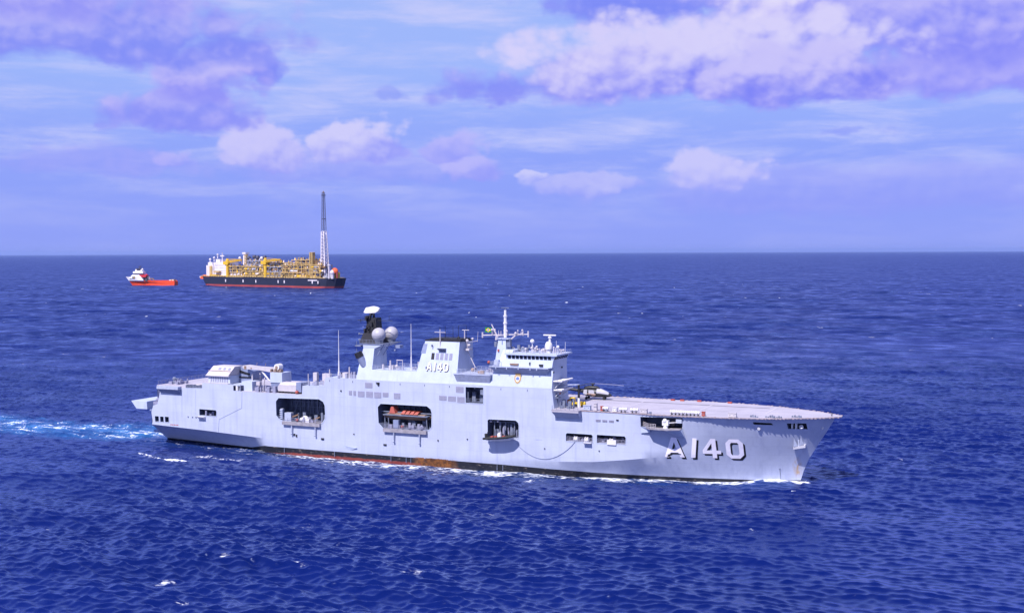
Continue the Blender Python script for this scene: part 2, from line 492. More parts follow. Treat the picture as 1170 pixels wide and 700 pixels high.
# scattering water body under a dielectric surface
dif = t.new('ShaderNodeBsdfDiffuse')
t.put(dif.inputs['Color'], cc)
t.put(dif.inputs['Normal'], nrm)
glo = t.new('ShaderNodeBsdfGlossy')
glo.inputs['Color'].default_value = (.52, .63, .97, 1)
t.put(glo.inputs['Roughness'], t.rng(dist, 200, 3000, .22, .28))
t.put(glo.inputs['Normal'], nrm)
patchy = t.rng(t.noise(t.vm('MULTIPLY', rot.outputs[0], (.060, .075, 0)), 1.0, 4, .62), .36, .64, .22, 2.0)
# reflectance of a rippled surface: the unseen ripples keep the grazing view from going mirror-like
cosv = t.vm('DOT_PRODUCT', nrm, inc, out=1)
ce = t.m('SQRT', t.m('ADD', t.m('MULTIPLY', cosv, cosv), t.m('MULTIPLY', t.rng(dist, 180, 900, .010, .075), t.m('MULTIPLY', gust, t.m('ADD', t.m('MULTIPLY', patchy, t.rng(dist, 250, 700)), t.rng(dist, 250, 700, 1.0, 0.0))))), clamp=True)
fre = t.m('ADD', .002, t.m('MULTIPLY', .998, t.m('POWER', t.m('SUBTRACT', 1.0, ce), 3.9)))
mx = t.new('ShaderNodeMixShader')
t.put(mx.inputs[0], t.m('MULTIPLY', fre, t.rng(fm, 0, .5, 1.25, .0)))
t.l.new(dif.outputs[0], mx.inputs[1])
t.l.new(glo.outputs[0], mx.inputs[2])
t.n.remove(b)
t.l.new(mx.outputs[0], t.n['Material Output'].inputs[0])
sea.data.materials.append(sm)
# ------------------------------------------------------------------ mesh helpers
SPLIT = True
WHOLE = {'edge_net', 'roof_vent', 'deckhouse_window', 'canopy', 'pallet'}
class MB:
    """collects solids and sheets; build() links them as one mesh object"""
    def __init__(s, flip=False):
        s.v = []
        s.f = []
        s.flip = flip
    def add(s, vs, fs):
        o = len(s.v)
        s.v += [tuple(map(float, v)) for v in vs]
        s.f += [[i + o for i in f] for f in fs]
        return s
    def hexa(s, lo, hi):
        return s.add(list(lo) + list(hi), [(3, 2, 1, 0), (4, 5, 6, 7), (0, 1, 5, 4), (1, 2, 6, 5), (2, 3, 7, 6), (3, 0, 4, 7)])
    def box(s, x0, x1, y0, y1, z0, z1):
        return s.hexa([(x0, y0, z0), (x1, y0, z0), (x1, y1, z0), (x0, y1, z0)], [(x0, y0, z1), (x1, y0, z1), (x1, y1, z1), (x0, y1, z1)])
    def taper(s, b, z0, t, z1):
        return s.hexa([(b[0], b[2], z0), (b[1], b[2], z0), (b[1], b[3], z0), (b[0], b[3], z0)],
                      [(t[0], t[2], z1), (t[1], t[2], z1), (t[1], t[3], z1), (t[0], t[3], z1)])
    def prism_y(s, poly, y0, y1):          # poly in (x, z)
        n = len(poly)
        return s.add([(x, y0, z) for x, z in poly] + [(x, y1, z) for x, z in poly],
                     [list(range(n))[::-1], list(range(n, 2 * n))] + [(i, (i + 1) % n, n + (i + 1) % n, n + i) for i in range(n)])
    def prism_x(s, poly, x0, x1):          # poly in (y, z)
        n = len(poly)
        return s.add([(x0, y, z) for y, z in poly] + [(x1, y, z) for y, z in poly],
                     [list(range(n))[::-1], list(range(n, 2 * n))] + [(i, (i + 1) % n, n + (i + 1) % n, n + i) for i in range(n)])
    def prism_z(s, poly, z0, z1):          # poly in (x, y)
        n = len(poly)
        return s.add([(x, y, z0) for x, y in poly] + [(x, y, z1) for x, y in poly],
                     [list(range(n))[::-1], list(range(n, 2 * n))] + [(i, (i + 1) % n, n + (i + 1) % n, n + i) for i in range(n)])
    def tube(s, p, q, r0, r1=None, n=6):
        r1 = r0 if r1 is None else r1
        p, q = Vector(p), Vector(q)
        d = (q - p).normalized()
        a = d.orthogonal().normalized()
        b_ = d.cross(a)
        vs = []
        for (c, r) in ((p, r0), (q, r1)):
            for i in range(n):
                an = 2 * math.pi * i / n + .4
                vs.append(c + a * (r * math.cos(an)) + b_ * (r * math.sin(an)))
        return s.add(vs, [list(range(n))[::-1], list(range(n, 2 * n))] + [(i, (i + 1) % n, n + (i + 1) % n, n + i) for i in range(n)])
    def path(s, pts, r, n=6):
        for a, b_ in zip(pts[:-1], pts[1:]):
            s.tube(a, b_, r, r, n)
        return s
    def ball(s, c, rx, ry=None, rz=None, n=16, m=10, z0=-1.0):
        ry = rx if ry is None else ry
        rz = rx if rz is None else rz
        vs, fs = [], []
        for j in range(m + 1):
            ph_ = -math.pi / 2 + math.pi * j / m
            zz = max(math.sin(ph_), z0)
            for i in range(n):
                an = 2 * math.pi * i / n
                vs.append((c[0] + rx * math.cos(ph_) * math.cos(an), c[1] + ry * math.cos(ph_) * math.sin(an), c[2] + rz * zz))
        for j in range(m):
            for i in range(n):
                fs.append((j * n + i, j * n + (i + 1) % n, (j + 1) * n + (i + 1) % n, (j + 1) * n + i))
        return s.add(vs, fs)
    def loft(s, rings, cap=True):
        n = len(rings[0])
        vs = [p for r in rings for p in r]
        fs = [(j * n + i, j * n + (i + 1) % n, (j + 1) * n + (i + 1) % n, (j + 1) * n + i) for j in range(len(rings) - 1) for i in range(n)]
        if cap:
            fs += [list(range(n))[::-1], list(range((len(rings) - 1) * n, len(rings) * n))]
        return s.add(vs, fs)
    def rail(s, pts, h=1.1, step=1.8, r=.035, rows=3):
        for a, b_ in zip(pts[:-1], pts[1:]):
            a, b_ = Vector(a), Vector(b_)
            L = (b_ - a).length
            k_ = max(1, int(L / step))
            for i in range(k_ + 1):
                p = a.lerp(b_, i / k_)
                s.tube(p, p + Vector((0, 0, h)), r, r, 4)
            for j in range(rows):
                o = Vector((0, 0, h * (j + 1) / rows))
                s.tube(a + o, b_ + o, r * .8, r * .8, 4)
        return s
    def truss(s, p, q, w0, w1, bays, r, y=None, r2=None):
        """square lattice column from p to q"""
        p, q = Vector(p), Vector(q)
        d = (q - p).normalized()
        a = (Vector((0, 1, 0)) if abs(d.y) < .9 else Vector((1, 0, 0)))
        a = (a - d * a.dot(d)).normalized()
        b_ = d.cross(a)
        cs = []
        for i in range(bays + 1):
            f = i / bays
            c = p.lerp(q, f)
            w = (w0 * (1 - f) + w1 * f) / 2
            cs.append([c + a * w * i_ + b_ * w * j_ for i_, j_ in ((1, 1), (-1, 1), (-1, -1), (1, -1))])
        r2 = r2 or r * .6
        for i in range(bays):
            for j in range(4):
                s.tube(cs[i][j], cs[i + 1][j], r, r, 4)
                k_ = (j + 1) % 4
                s.tube(cs[i][j], cs[i + 1][k_] if i % 2 else cs[i][j].lerp(cs[i + 1][k_], 1), r2, r2, 4)
                s.tube(cs[i + 1][j], cs[i + 1][k_], r2, r2, 4)
        return s
    def build(s, name, mat, parent=None, smooth=0, solid=True, label=None):
        if SPLIT and solid and name not in WHOLE:
            gs = s.clusters()
            if len(gs) > 1:
                first = None
                for vs_, fs_ in gs:
                    m_ = MB(s.flip)
                    m_.v, m_.f = vs_, fs_
                    o_ = m_.build1(name, mat, parent, smooth, solid, label)
                    first = first or o_
                return first
        return s.build1(name, mat, parent, smooth, solid, label)
    def clusters(s, gap=.06):
        """the pieces that do not touch one another"""
        n = len(s.v)
        up = list(range(n))
        def find(a):
            while up[a] != a:
                up[a] = up[up[a]]
                a = up[a]
            return a
        for f in s.f:
            r0 = find(f[0])
            for i in f[1:]:
                up[find(i)] = r0
        isl = {}
        for i in range(n):
            isl.setdefault(find(i), []).append(i)
        keys = list(isl)
        bb = []
        for k in keys:
            a = np.array([s.v[i] for i in isl[k]])
            bb.append((a.min(0) - gap, a.max(0) + gap))
        g = list(range(len(keys)))
        def fg(a):
            while g[a] != a:
                a = g[a]
            return a
        for i in range(len(keys)):
            for j in range(i):
                if (bb[i][0] <= bb[j][1]).all() and (bb[j][0] <= bb[i][1]).all():
                    g[fg(i)] = fg(j)
        out = {}
        for i, k in enumerate(keys):
            out.setdefault(fg(i), []).append(k)
        if len(out) == 1:
            return [(s.v, s.f)]
        own = {}
        for c_, ks in out.items():
            for k in ks:
                for i in isl[k]:
                    own[i] = c_
        res = {c_: ([], [], {}) for c_ in out}
        for f in s.f:
            vs_, fs_, mp = res[own[f[0]]]
            ff = []
            for i in f:
                if i not in mp:
                    mp[i] = len(vs_)
                    vs_.append(s.v[i])
                ff.append(mp[i])
            fs_.append(ff)
        return [(a, b_) for a, b_, _ in res.values()]
    def build1(s, name, mat, parent=None, smooth=0, solid=True, label=None):
        me_ = bpy.data.meshes.new(name)
        vs = [(x, -y, z) for x, y, z in s.v] if s.flip else s.v
        me_.from_pydata(vs, [], s.f)
        me_.validate()
        if solid:
            bm = bmesh.new()
            bm.from_mesh(me_)
            bmesh.ops.recalc_face_normals(bm, faces=bm.faces)
            bm.to_mesh(me_)
            bm.free()
        if smooth:
            me_.polygons.foreach_set('use_smooth', np.ones(len(me_.polygons), bool))
            me_.set_sharp_from_angle(angle=R(smooth))
        me_.update()
        o = bpy.data.objects.new(name, me_)
        me_.materials.append(mat)
        col.objects.link(o)
        if parent is not None:
            o.parent = parent
        if label:
            o['label'] = label
        return o
def tag(o, label, cat, group=None, kind=None):
    o['label'] = label
    o['category'] = cat
    if group:
        o['group'] = group
    if kind:
        o['kind'] = kind
    return o
def thing(name, label, cat, loc=(0, 0, 0), rz=0.0, group=None):
    o = bpy.data.objects.new(name, None)
    o.empty_display_size = 1.0
    o.location = loc
    o.rotation_euler = (0, 0, rz)
    col.objects.link(o)
    return tag(o, label, cat, group)
def copy_tree(o, parent=None):
    c_ = o.copy()
    col.objects.link(c_)
    if parent is not None:
        c_.parent = parent
    for ch in [x for x in o.children]:
        copy_tree(ch, c_)
    return c_
def on_ship(s_, t_, z_):
    return SHIP_O + AX * s_ + ST * t_ + Vector((0, 0, z_))
def S():
    return MB(True)
def in_poly(p, poly):
    x, y = p
    c_ = False
    n = len(poly)
    for i in range(n):
        x0, y0 = poly[i]
        x1, y1 = poly[(i + 1) % n]
        if (y0 > y) != (y1 > y) and x < (x1 - x0) * (y - y0) / (y1 - y0) + x0:
            c_ = not c_
    return c_
def resample(poly, step, closed=True):
    out = []
    n = len(poly)
    for i in range(n if closed else n - 1):
        a, b_ = poly[i], poly[(i + 1) % n]
        k_ = max(1, int(math.hypot(b_[0] - a[0], b_[1] - a[1]) / step))
        for j in range(k_):
            out.append((a[0] + (b_[0] - a[0]) * j / k_, a[1] + (b_[1] - a[1]) * j / k_))
    if not closed:
        out.append(poly[-1])
    return out
def sheet(outline, holes=(), lines=(), grid=None, step=3.0, hstep=1.0):
    """triangulated flat region with holes; returns points and triangles"""
    vs, es = [], []
    def put(poly, closed):
        o = len(vs)
        vs.extend(poly)
        n = len(poly)
        es.extend((o + i, o + (i + 1) % n) for i in range(n if closed else n - 1))
    put(resample(outline, step), True)
    for h in holes:
        put(resample(h, hstep), True)
    for l_ in lines:
        put(resample(l_, step, False), False)
    if grid:
        x0, x1 = min(p[0] for p in outline), max(p[0] for p in outline)
        y0, y1 = min(p[1] for p in outline), max(p[1] for p in outline)
        gx, gy = grid
        for i in range(int((x1 - x0) / gx) + 1):
            for j in range(int((y1 - y0) / gy) + 1):
                p = (x0 + (i + .5) * gx, y0 + (j + .5) * gy)
                if in_poly(p, outline) and not any(in_poly(p, h) for h in holes):
                    vs.append(p)
    r_ = delaunay_2d_cdt([Vector(v) for v in vs], es, [], 0, 1e-4, False)
    pv = [(v.x, v.y) for v in r_[0]]
    tris = []
    for f in r_[2]:
        c_ = (sum(pv[i][0] for i in f) / len(f), sum(pv[i][1] for i in f) / len(f))
        if in_poly(c_, outline) and not any(in_poly(c_, h) for h in holes):
            tris.append(list(f))
    return pv, tris
def grow(poly, d):
    """polygon (convex enough) pushed outwards by d"""
    cx_ = sum(p[0] for p in poly) / len(poly)
    cy_ = sum(p[1] for p in poly) / len(poly)
    ar = sum(poly[i][0] * poly[(i + 1) % len(poly)][1] - poly[(i + 1) % len(poly)][0] * poly[i][1] for i in range(len(poly)))
    sg = 1 if ar > 0 else -1
    out = []
    n = len(poly)
    for i in range(n):
        p0, p1, p2 = Vector(poly[i - 1]), Vector(poly[i]), Vector(poly[(i + 1) % n])
        e1, e2 = (p1 - p0).normalized(), (p2 - p1).normalized()
        n1, n2 = Vector((e1.y, -e1.x)) * sg, Vector((e2.y, -e2.x)) * sg
        b_ = (n1 + n2)
        b_ = b_ / max(.3, b_.length) if b_.length else n1
        k_ = d / max(.4, b_.dot(n1))
        out.append((p1.x + b_.x * k_, p1.y + b_.y * k_))
    return out

# lettering: painted block characters as outlines in a unit box
GLYPH = {
    'A': ([(0, 0), (.22, 0), (.31, .24), (.69, .24), (.78, 0), (1, 0), (.63, 1), (.37, 1)], [[(.38, .42), (.5, .76), (.62, .42)]]),
    '1': ([(.0, 0), (1, 0), (1, 1), (.0, 1)], []),
    '4': ([(.52, 0), (.76, 0), (.76, .22), (1, .22), (1, .40), (.76, .40), (.76, 1), (.50, 1), (0, .40), (0, .22), (.52, .22)], [[(.22, .40), (.52, .40), (.52, .76)]]),
    '0': ([(.24, 0), (.76, 0), (1, .2), (1, .8), (.76, 1), (.24, 1), (0, .8), (0, .2)], [[(.33, .18), (.26, .26), (.26, .74), (.33, .82), (.67, .82), (.74, .74), (.74, .26), (.67, .18)]]),
}
def letter(ch, s0, s1, z0, z1, tf, eps, name, mat, parent, lean=0.0):
    o, hs = GLYPH[ch]
    m_ = lambda p: (s0 + p[0] * (s1 - s0) + lean * (.5 - p[1]), z0 + p[1] * (z1 - z0))
    pv, tr = sheet([m_(p) for p in o], [[m_(p) for p in h] for h in hs], step=.7, hstep=.7)
    b_ = S()
    b_.add([(x, float(tf(x, z)) + eps, z) for x, z in pv], tr)
    return b_.build(name, mat, parent, solid=False)

# ------------------------------------------------------------------ ship materials
def hull_material():
    m, t, b = new_mat('hull_paint')
    o = t.new('ShaderNodeTexCoord').outputs['Object']
    x, y, z = t.sep(o)
    n = t.noise(o, .22, 6, .6)
    f = t.rng(n, .3, .7, .93, 1.06)
    c = t.mix(1.0, (*GREY, 1), t.xyz(f, f, f), 'MULTIPLY')
    sv = t.vm('MULTIPLY', o, (.9, .9, .05))
    st_ = t.rng(t.noise(sv, 1.0, 5, .62),   .50, .78, 0, .55)
    c = t.mix(st_, c, (.26, .285, .43, 1))
    # welded strakes: thin darker seams, with some plates a little off in tone
    br = t.new('ShaderNodeTexBrick')
    t.put(br.inputs['Vector'], t.xyz(x, z, 0))
    br.offset = .5
    br.inputs['Scale'].default_value = 1.0
    br.inputs['Brick Width'].default_value = 8.5
    br.inputs['Row Height'].default_value = 2.35
    br.inputs['Mortar Size'].default_value = .045
    br.inputs['Mortar Smooth'].default_value = .6
    br.inputs['Color1'].default_value = (.975, .975, .98, 1)
    br.inputs['Color2'].default_value = (1.02, 1.02, 1.015, 1)
    br.inputs['Mortar'].default_value = (.885, .885, .905, 1)
    c = t.mix(1.0, c, br.outputs[0], 'MULTIPLY')
    # rub marks and scrapes along the side, low down
    sc_v = t.vm('MULTIPLY', o, (.16, .16, 1.3))
    scr = t.m('MULTIPLY', t.rng(t.noise(sc_v, 1.0, 6, .7), .62, .72, 0, .55), t.m('MULTIPLY', t.rng(z, 4.5, 6.5), t.rng(z, 13.0, 9.0)))
    scr = t.m('MULTIPLY', scr, t.rng(x, 100, 130))
    c = t.mix(scr, c, (.20, .22, .36, 1))
    # rust weeping
    rv = t.vm('MULTIPLY', o, (1.1, 1.1, .16))
    rs_ = t.m('MULTIPLY', t.rng(t.noise(rv, 1.0, 6, .7), .66, .77, 0, .6), t.rng(z, 17, 9))
    c = t.mix(rs_, c, (.30, .17, .08, 1))
    # stain under the anchor
    ax_ = t.m('DIVIDE', t.m('SUBTRACT', x, 191.6), 1.0)
    az_ = t.m('DIVIDE', t.m('SUBTRACT', z, 4.0), 2.6)
    rr = t.m('SQRT', t.m('ADD', t.m('MULTIPLY', ax_, ax_), t.m('MULTIPLY', az_, az_)))
    an = t.m('MULTIPLY', t.rng(rr, 1.15, .45), t.rng(t.noise(t.vm('MULTIPLY', o, (2.2, 2.2, .5)), 1.0, 5, .65), .40, .62))
    c = t.mix(t.m('MULTIPLY', an, .85), c, (.44, .26, .07, 1))
    # boot-topping: black band, red antifouling under it, brown rust patch amidships
    wv = t.m('MULTIPLY', t.m('SUBTRACT', t.noise(o, .6, 5, .65), .5), .9)
    top = t.m('ADD', t.ramp(t.rng(x, 0, 200), [(0, (.02,) * 3), (.20, (.02,) * 3), (.235, (.165,) * 3), (.6, (.165,) * 3), (.72, (.12,) * 3), (1, (.075,) * 3)]), 0.0)
    top = t.m('MULTIPLY', top, 10.0)
    bt = t.rng(t.m('SUBTRACT', z, top), .03, -.03)
    blk = t.mix(t.rng(t.m('ADD', t.m('ADD', z, wv), t.rng(t.m('ABSOLUTE', t.m('SUBTRACT', x, 78)), 22, 40, 0, 1.5)), .45, .15), (.010, .011, .018, 1), (.20, .038, .030, 1))
    pat = t.m('MULTIPLY', t.rng(t.m('ABSOLUTE', t.m('SUBTRACT', x, 101)), 7.0, 4.2), t.rng(t.m('ADD', z, t.m('MULTIPLY', wv, .6)), 1.95, 1.75))
    patn = t.mix(t.rng(t.noise(o, 1.1, 6, .7), .38, .68), (.06, .022, .008, 1), (.27, .10, .022, 1))
    blk = t.mix(t.rng(t.noise(t.vm('MULTIPLY', o, (.5, .5, 2.2)), 1.1, 6, .7), .58, .68, 0, .9), blk, (.25, .20, .16, 1))
    c = t.mix(bt, c, blk)
    c = t.mix(t.m('MULTIPLY', pat, t.rng(t.noise(o, .7, 5, .65), .34, .42)), c, patn)
    t.put(b.inputs['Base Color'], c)
    b.inputs['Roughness'].default_value = .5
    b.inputs['Specular IOR Level'].default_value = .35
    return m
M_HULL = hull_material()
M_SUP = paint('superstructure_paint', (.415, .46, .59), .55, amt=.10, scale=.35, streak=.35, rust=.35)
M_GREY = paint('fitting_grey', (.36, .39, .52), .55, amt=.2, scale=1.2, streak=.2)
M_DGREY = paint('bay_grey', (.15, .17, .25), .7, amt=.35, scale=.9)
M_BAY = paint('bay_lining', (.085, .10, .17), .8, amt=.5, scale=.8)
M_DECK = paint('deck_coating', (.375, .35, .415), .85, amt=.16, scale=.18, rust=.12, spec=.2)
M_DKGREY = paint('deck_dark_strip', (.13, .12, .15), .85, amt=.3, scale=.3)
M_WHITE = paint('white_paint', (.62, .60, .64), .45, amt=.08, scale=.9, streak=.15)
M_CREAM = paint('pale_pinkish_paint', (.46, .42, .46), .6, amt=.12, scale=.8, streak=.15)
M_BLACK = paint('black_paint', (.012, .012, .018), .55, amt=.5, scale=.8)
M_SOOT = paint('sooty_mast_black', (.016, .015, .022), .65, amt=.5, scale=1.0)
M_LOUV = paint('louvre_grey', (.235, .235, .34), .7, amt=.15, scale=2.0)
M_DOME = paint('radome_white', (.37, .355, .40), .4, amt=.08, scale=.6, streak=.1)
M_RUSTY = paint('rusty_steel', (.28, .19, .15), .8, amt=.4, scale=.9)
M_TAN = paint('bay_platform_tan', (.27, .25, .29), .8, amt=.3, scale=.9)
M_ORANGE = paint('orange_red', (.36, .075, .055), .55, amt=.25, scale=.8)
M_BROWN = paint('weathered_brown', (.20, .12, .075), .75, amt=.4, scale=.9)
M_YEL = paint('safety_yellow', (.74, .50, .02), .5, amt=.12, scale=1.5)
M_LETTER = paint('lettering_white', (.86, .80, .88), .5, amt=.08, scale=.8)
M_LSH = paint('lettering_black', (.008, .008, .012), .5, amt=.2)
M_RUBBER = paint('black_rubber', (.02, .02, .024), .7, amt=.3)
M_STEELD = paint('dark_blue_steel', (.19, .22, .35), .6, amt=.15, scale=.6)
def glass_mat():
    m, t, b = new_mat('window_glass')
    b.inputs['Base Color'].default_value = (.008, .010, .02, 1)
    b.inputs['Roughness'].default_value = .08
    return m
M_GLASS = glass_mat()
def emblem_mat(name, rgb):
    return paint(name, rgb, .5, amt=.06)
# ------------------------------------------------------------------ the warship
M_NET = paint('edge_net_tan', (.34, .27, .29), .8, amt=.4, scale=2.0)
ship = thing('warship', 'long pale grey naval carrier ship with tall island and big white A140 on its bow', 'warship', SHIP_O, HEAD)
BAY1 = [(51.5, 10.4), (51.4, 14.3), (52.3, 15.25), (65.6, 15.55), (66.9, 14.9), (67.4, 13.9), (67.6, 10.6), (66.6, 9.3), (66.1, 8.95), (53.7, 9.05), (52.2, 9.6)]
BAY2 = [(84.3, 10.2), (84.1, 14.4), (85.0, 15.3), (98.9, 15.35), (100.0, 14.6), (100.3, 13.6), (100.2, 10.0), (99.4, 9.15), (85.7, 8.95)]
BAY3 = [(116.4, 8.5), (116.4, 12.7), (116.8, 12.95), (124.2, 13.05), (124.9, 12.5), (125.05, 11.8), (125.0, 8.7)]
BAY4 = [(137.8, 8.8), (137.8, 10.55), (138.2, 10.75), (144.5, 10.75), (144.8, 10.5), (144.8, 8.8)]
BAY5 = [(145.9, 8.85), (145.9, 10.8), (153.0, 10.85), (153.3, 10.5), (153.2, 8.9)]
BAY6 = [(157.0, 13.4), (156.95, 15.75), (167.2, 15.95), (166.9, 13.4)]
BAY7 = [(24.8, 9.0), (24.8, 10.8), (30.6, 10.75), (30.9, 10.4), (30.8, 9.0)]
BAY8 = [(110.2, 16.85), (110.2, 20.85), (115.2, 20.9), (115.2, 16.85)]
BAY9 = [(183.2, 14.9), (183.1, 15.45), (187.0, 15.25), (187.4, 14.75)]
BAY10 = [(190.45, 13.8), (190.2, 15.15), (194.3, 15.1), (194.45, 13.65)]
BAY11 = [(36.9, 16.55), (36.9, 18.0), (39.2, 18.0), (39.0, 16.6)]
PORTS = [[(8.6, 6.3), (8.5, 7.9), (9.9, 7.9), (10.0, 6.3)], [(10.5, 6.3), (10.45, 7.9), (11.7, 7.9), (11.8, 6.3)], [(12.3, 6.35), (12.2, 7.95), (13.6, 7.9), (13.7, 6.35)]]
HOLES = [BAY1, BAY2, BAY3, BAY4, BAY5, BAY6, BAY7, BAY8, BAY9, BAY10, BAY11] + PORTS
stem_dn = [(stem_s(z), z) for z in (16.3, 14.5, 13, 11.5, 10.1, 8, 6.2, 4.5, 3, 1.5, 0, -1.5)]
OUTL = ([(5.6, -1.5), (5.4, 0), (7.4, 5.4), (7.6, 6.4), (7.2, 8.9), (7.9, 11.0), (9.5, 11.4), (10.5, 14.9), (10.6, 16.3),
         (25.9, 16.8), (25.9, 18.2), (35.2, 18.3), (36.8, 18.3), (39.3, 18.25), (39.3, 16.5), (60.0, 16.5), (60.2, 18.95), (67.2, 19.2), (67.6, 21.45), (134.05, 21.4), (134.7, 16.3)]
        + [(157, 16.3)] + [(float(p), z) for p, z in stem_dn])
def hull_map(s_, z_):
    t_ = tfun(s_, z_)
    return t_
knuck = [(s_, float(zk(s_))) for s_ in (104, 112, 118, 124, 129, 137, 145, 152, 159, 165, 170)]
chn = [(7.5, 5.398), (16, float(chine(16))), (25, 4.8), (36, float(chine(36))), (46.6, 3.8)]
pv, tr = sheet(OUTL, HOLES, [knuck, chn, [(46.8, 3.7), (46.8, 0.0)], [(44.0, 3.6), (44.0, 0.0)]], grid=(2.6, 2.1), step=2.0, hstep=.8)
hb = S()
A_ = np.array(pv)
tt = tfun(A_[:, 0], np.minimum(A_[:, 1], 30))
hb.add([(s_, t_, z_) for (s_, z_), t_ in zip(pv, tt)], tr)
# port side, plain, mirrored about the centreline
OUTP = [(5.6, -1.5), (5.4, 0), (7.4, 5.4), (6.5, 16.3)] + [(157, 16.3)] + [(float(p), z) for p, z in stem_dn]
pv, tr = sheet(OUTP, [], [chn], grid=(4, 2.6), step=3.0)
A_ = np.array(pv)
tt = tfun(A_[:, 0], A_[:, 1])
hb.add([(s_, 2 * CT - t_, z_) for (s_, z_), t_ in zip(pv, tt)], tr)
# transom
hb.add([(5.4, 6.3, 0), (7.4, 15, 5.4), (7.2, 15, 8.9), (7.9, 15, 11), (6.5, 11.5, 11.2), (6.3, 11.5, 16.2), (6.3, -13.4, 16.2), (7.4, -13.4, 5.4), (5.4, -4.7, 0)], [list(range(9))])
hull = hb.build('hull', M_HULL, ship, smooth=22, solid=False)

# quarter notch: inner walls and floor behind the cut-away corner
S().add([(7.9, 15, 11), (9.5, 15, 11.4), (12, 10.5, 11.4), (6.5, 10.5, 11.2)], [(0, 1, 2, 3)]).add([(6.3, 10.5, 11.2), (12.0, 10.5, 11.4), (12.0, 10.5, 16.3), (6.3, 10.5, 16.3)], [(0, 1, 2, 3)]).add([(9.5, 15, 11.4), (10.5, 15, 14.9), (10.6, 15, 16.3), (12, 10.5, 16.3), (12, 10.5, 11.4)], [(0, 1, 2, 3, 4)]).build('quarter_recess', M_STEELD, hull, solid=False)
# bays: lined recesses behind the openings, with pale rims
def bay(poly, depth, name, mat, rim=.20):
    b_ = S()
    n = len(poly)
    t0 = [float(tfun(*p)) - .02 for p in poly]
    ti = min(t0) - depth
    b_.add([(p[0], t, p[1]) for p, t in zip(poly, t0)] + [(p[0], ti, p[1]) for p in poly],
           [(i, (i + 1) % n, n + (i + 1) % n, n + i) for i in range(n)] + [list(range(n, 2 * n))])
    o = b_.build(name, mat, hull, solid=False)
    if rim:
        ring = resample(poly, 1.5)
        ou = grow(poly, rim)
        r_ = S()
        for i in range(n):
            a, b2 = poly[i], poly[(i + 1) % n]
            c_, d_ = ou[i], ou[(i + 1) % n]
            ps = [a, b2, d_, c_]
            tq = [float(tfun(*p)) for p in ps]
            r_.add([(p[0], t + .07, p[1]) for p, t in zip(ps, tq)] + [(p[0], t - .02, p[1]) for p, t in zip(ps, tq)],
                   [(0, 1, 2, 3), (0, 4, 5, 1), (3, 2, 6, 7)])
        r_.build('opening_rim', M_SUP, hull, solid=False)
    return o
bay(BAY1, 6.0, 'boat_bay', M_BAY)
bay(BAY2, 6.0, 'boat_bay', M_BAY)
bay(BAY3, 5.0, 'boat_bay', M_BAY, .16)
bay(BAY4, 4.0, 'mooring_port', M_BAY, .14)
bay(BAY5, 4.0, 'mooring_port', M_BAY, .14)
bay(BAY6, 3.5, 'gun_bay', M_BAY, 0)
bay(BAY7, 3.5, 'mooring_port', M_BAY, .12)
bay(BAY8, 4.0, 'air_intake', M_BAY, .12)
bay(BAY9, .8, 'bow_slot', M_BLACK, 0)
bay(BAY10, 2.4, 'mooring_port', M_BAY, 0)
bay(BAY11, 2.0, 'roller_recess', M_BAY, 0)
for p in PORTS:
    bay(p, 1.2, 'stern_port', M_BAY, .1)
def side_panel(s0, s1, z0, z1, name, mat, parent, slats=5, tf=tfun, eps=.05):
    """louvred ventilation panel standing a little proud of the plating"""
    b_ = S()
    t_ = float(tf((s0 + s1) / 2, (z0 + z1) / 2))
    b_.box(s0, s1, t_ - .05, t_ + eps * .4, z0, z1)
    for i in range(slats):
        zz = z0 + (z1 - z0) * (i + .5) / slats
        h_ = (z1 - z0) / slats * .32
        b_.hexa([(s0 + .06, t_, zz - h_), (s1 - .06, t_, zz - h_), (s1 - .06, t_ + eps * 2, zz - h_), (s0 + .06, t_ + eps * 2, zz - h_)],
                [(s0 + .06, t_, zz + h_), (s1 - .06, t_, zz + h_), (s1 - .06, t_ + .01, zz + h_), (s0 + .06, t_ + .01, zz + h_)])
    return b_.build(name, mat, parent)
for q_ in [(80.2, 82.5, 19.3, 20.75), (75.1, 76.1, 17.1, 18.35), (76.5, 77.4, 17.05, 18.35), (77.9, 80.0, 16.8, 18.35), (80.5, 82.6, 16.75, 18.4),
           (83.0, 85.2, 16.75, 18.35), (85.6, 87.4, 17.15, 18.35), (89.0, 91.0, 16.8, 18.35), (107.4, 109.6, 19.3, 20.9), (102.5, 104.7, 17.1, 18.3), (105.1, 107.35, 16.95, 18.3), (107.75, 109.9, 16.75, 18.3),
           (145.6, 146.9, 14.0, 14.55), (147.3, 148.6, 14.0, 14.55), (149.0, 150.3, 14.0, 14.55)]:
    side_panel(*q_, 'louvre', M_LOUV, hull)
# small fittings on the plating: scuppers, discharge pipes, a boarding ladder recess
b_ = S()
for (s_, z_, w, h_) in [(72.5, 18.0, .35, .35), (66.2, 4.6, .9, .45), (85.8, 4.3, .9, .4), (57.2, 5.2, .5, .5), (58.0, 4.8, .35, .7), (102.0, 6.5, .3, .3), (76.5, 6.6, .25, .3), (110.5, 7.4, .3, .25), (132, 6.4, .25, .25), (146.4, 6.8, .25, .25), (83.9, 20.4, .8, .5), (84.2, 20.0, .4, .6), (150.9, 14.55, .6, .25)]:
    t_ = float(tfun(s_, z_))
    b_.box(s_, s_ + w, t_ - .1, t_ + .22, z_, z_ + h_)
b_.build('scupper', M_BLACK, hull)
b_ = S()
for i, s_ in enumerate(np.arange(69, 134, 7.3)):
    b_.box(s_, s_ + .12, 14.9, 15.12, 20.5, 21.0)
for s_ in (92.6, 94.0, 119.0, 120.6, 54, 88.0, 70.4):
    b_.tube((s_, 15.0, 1.6), (s_, 15.05, .2), .09)
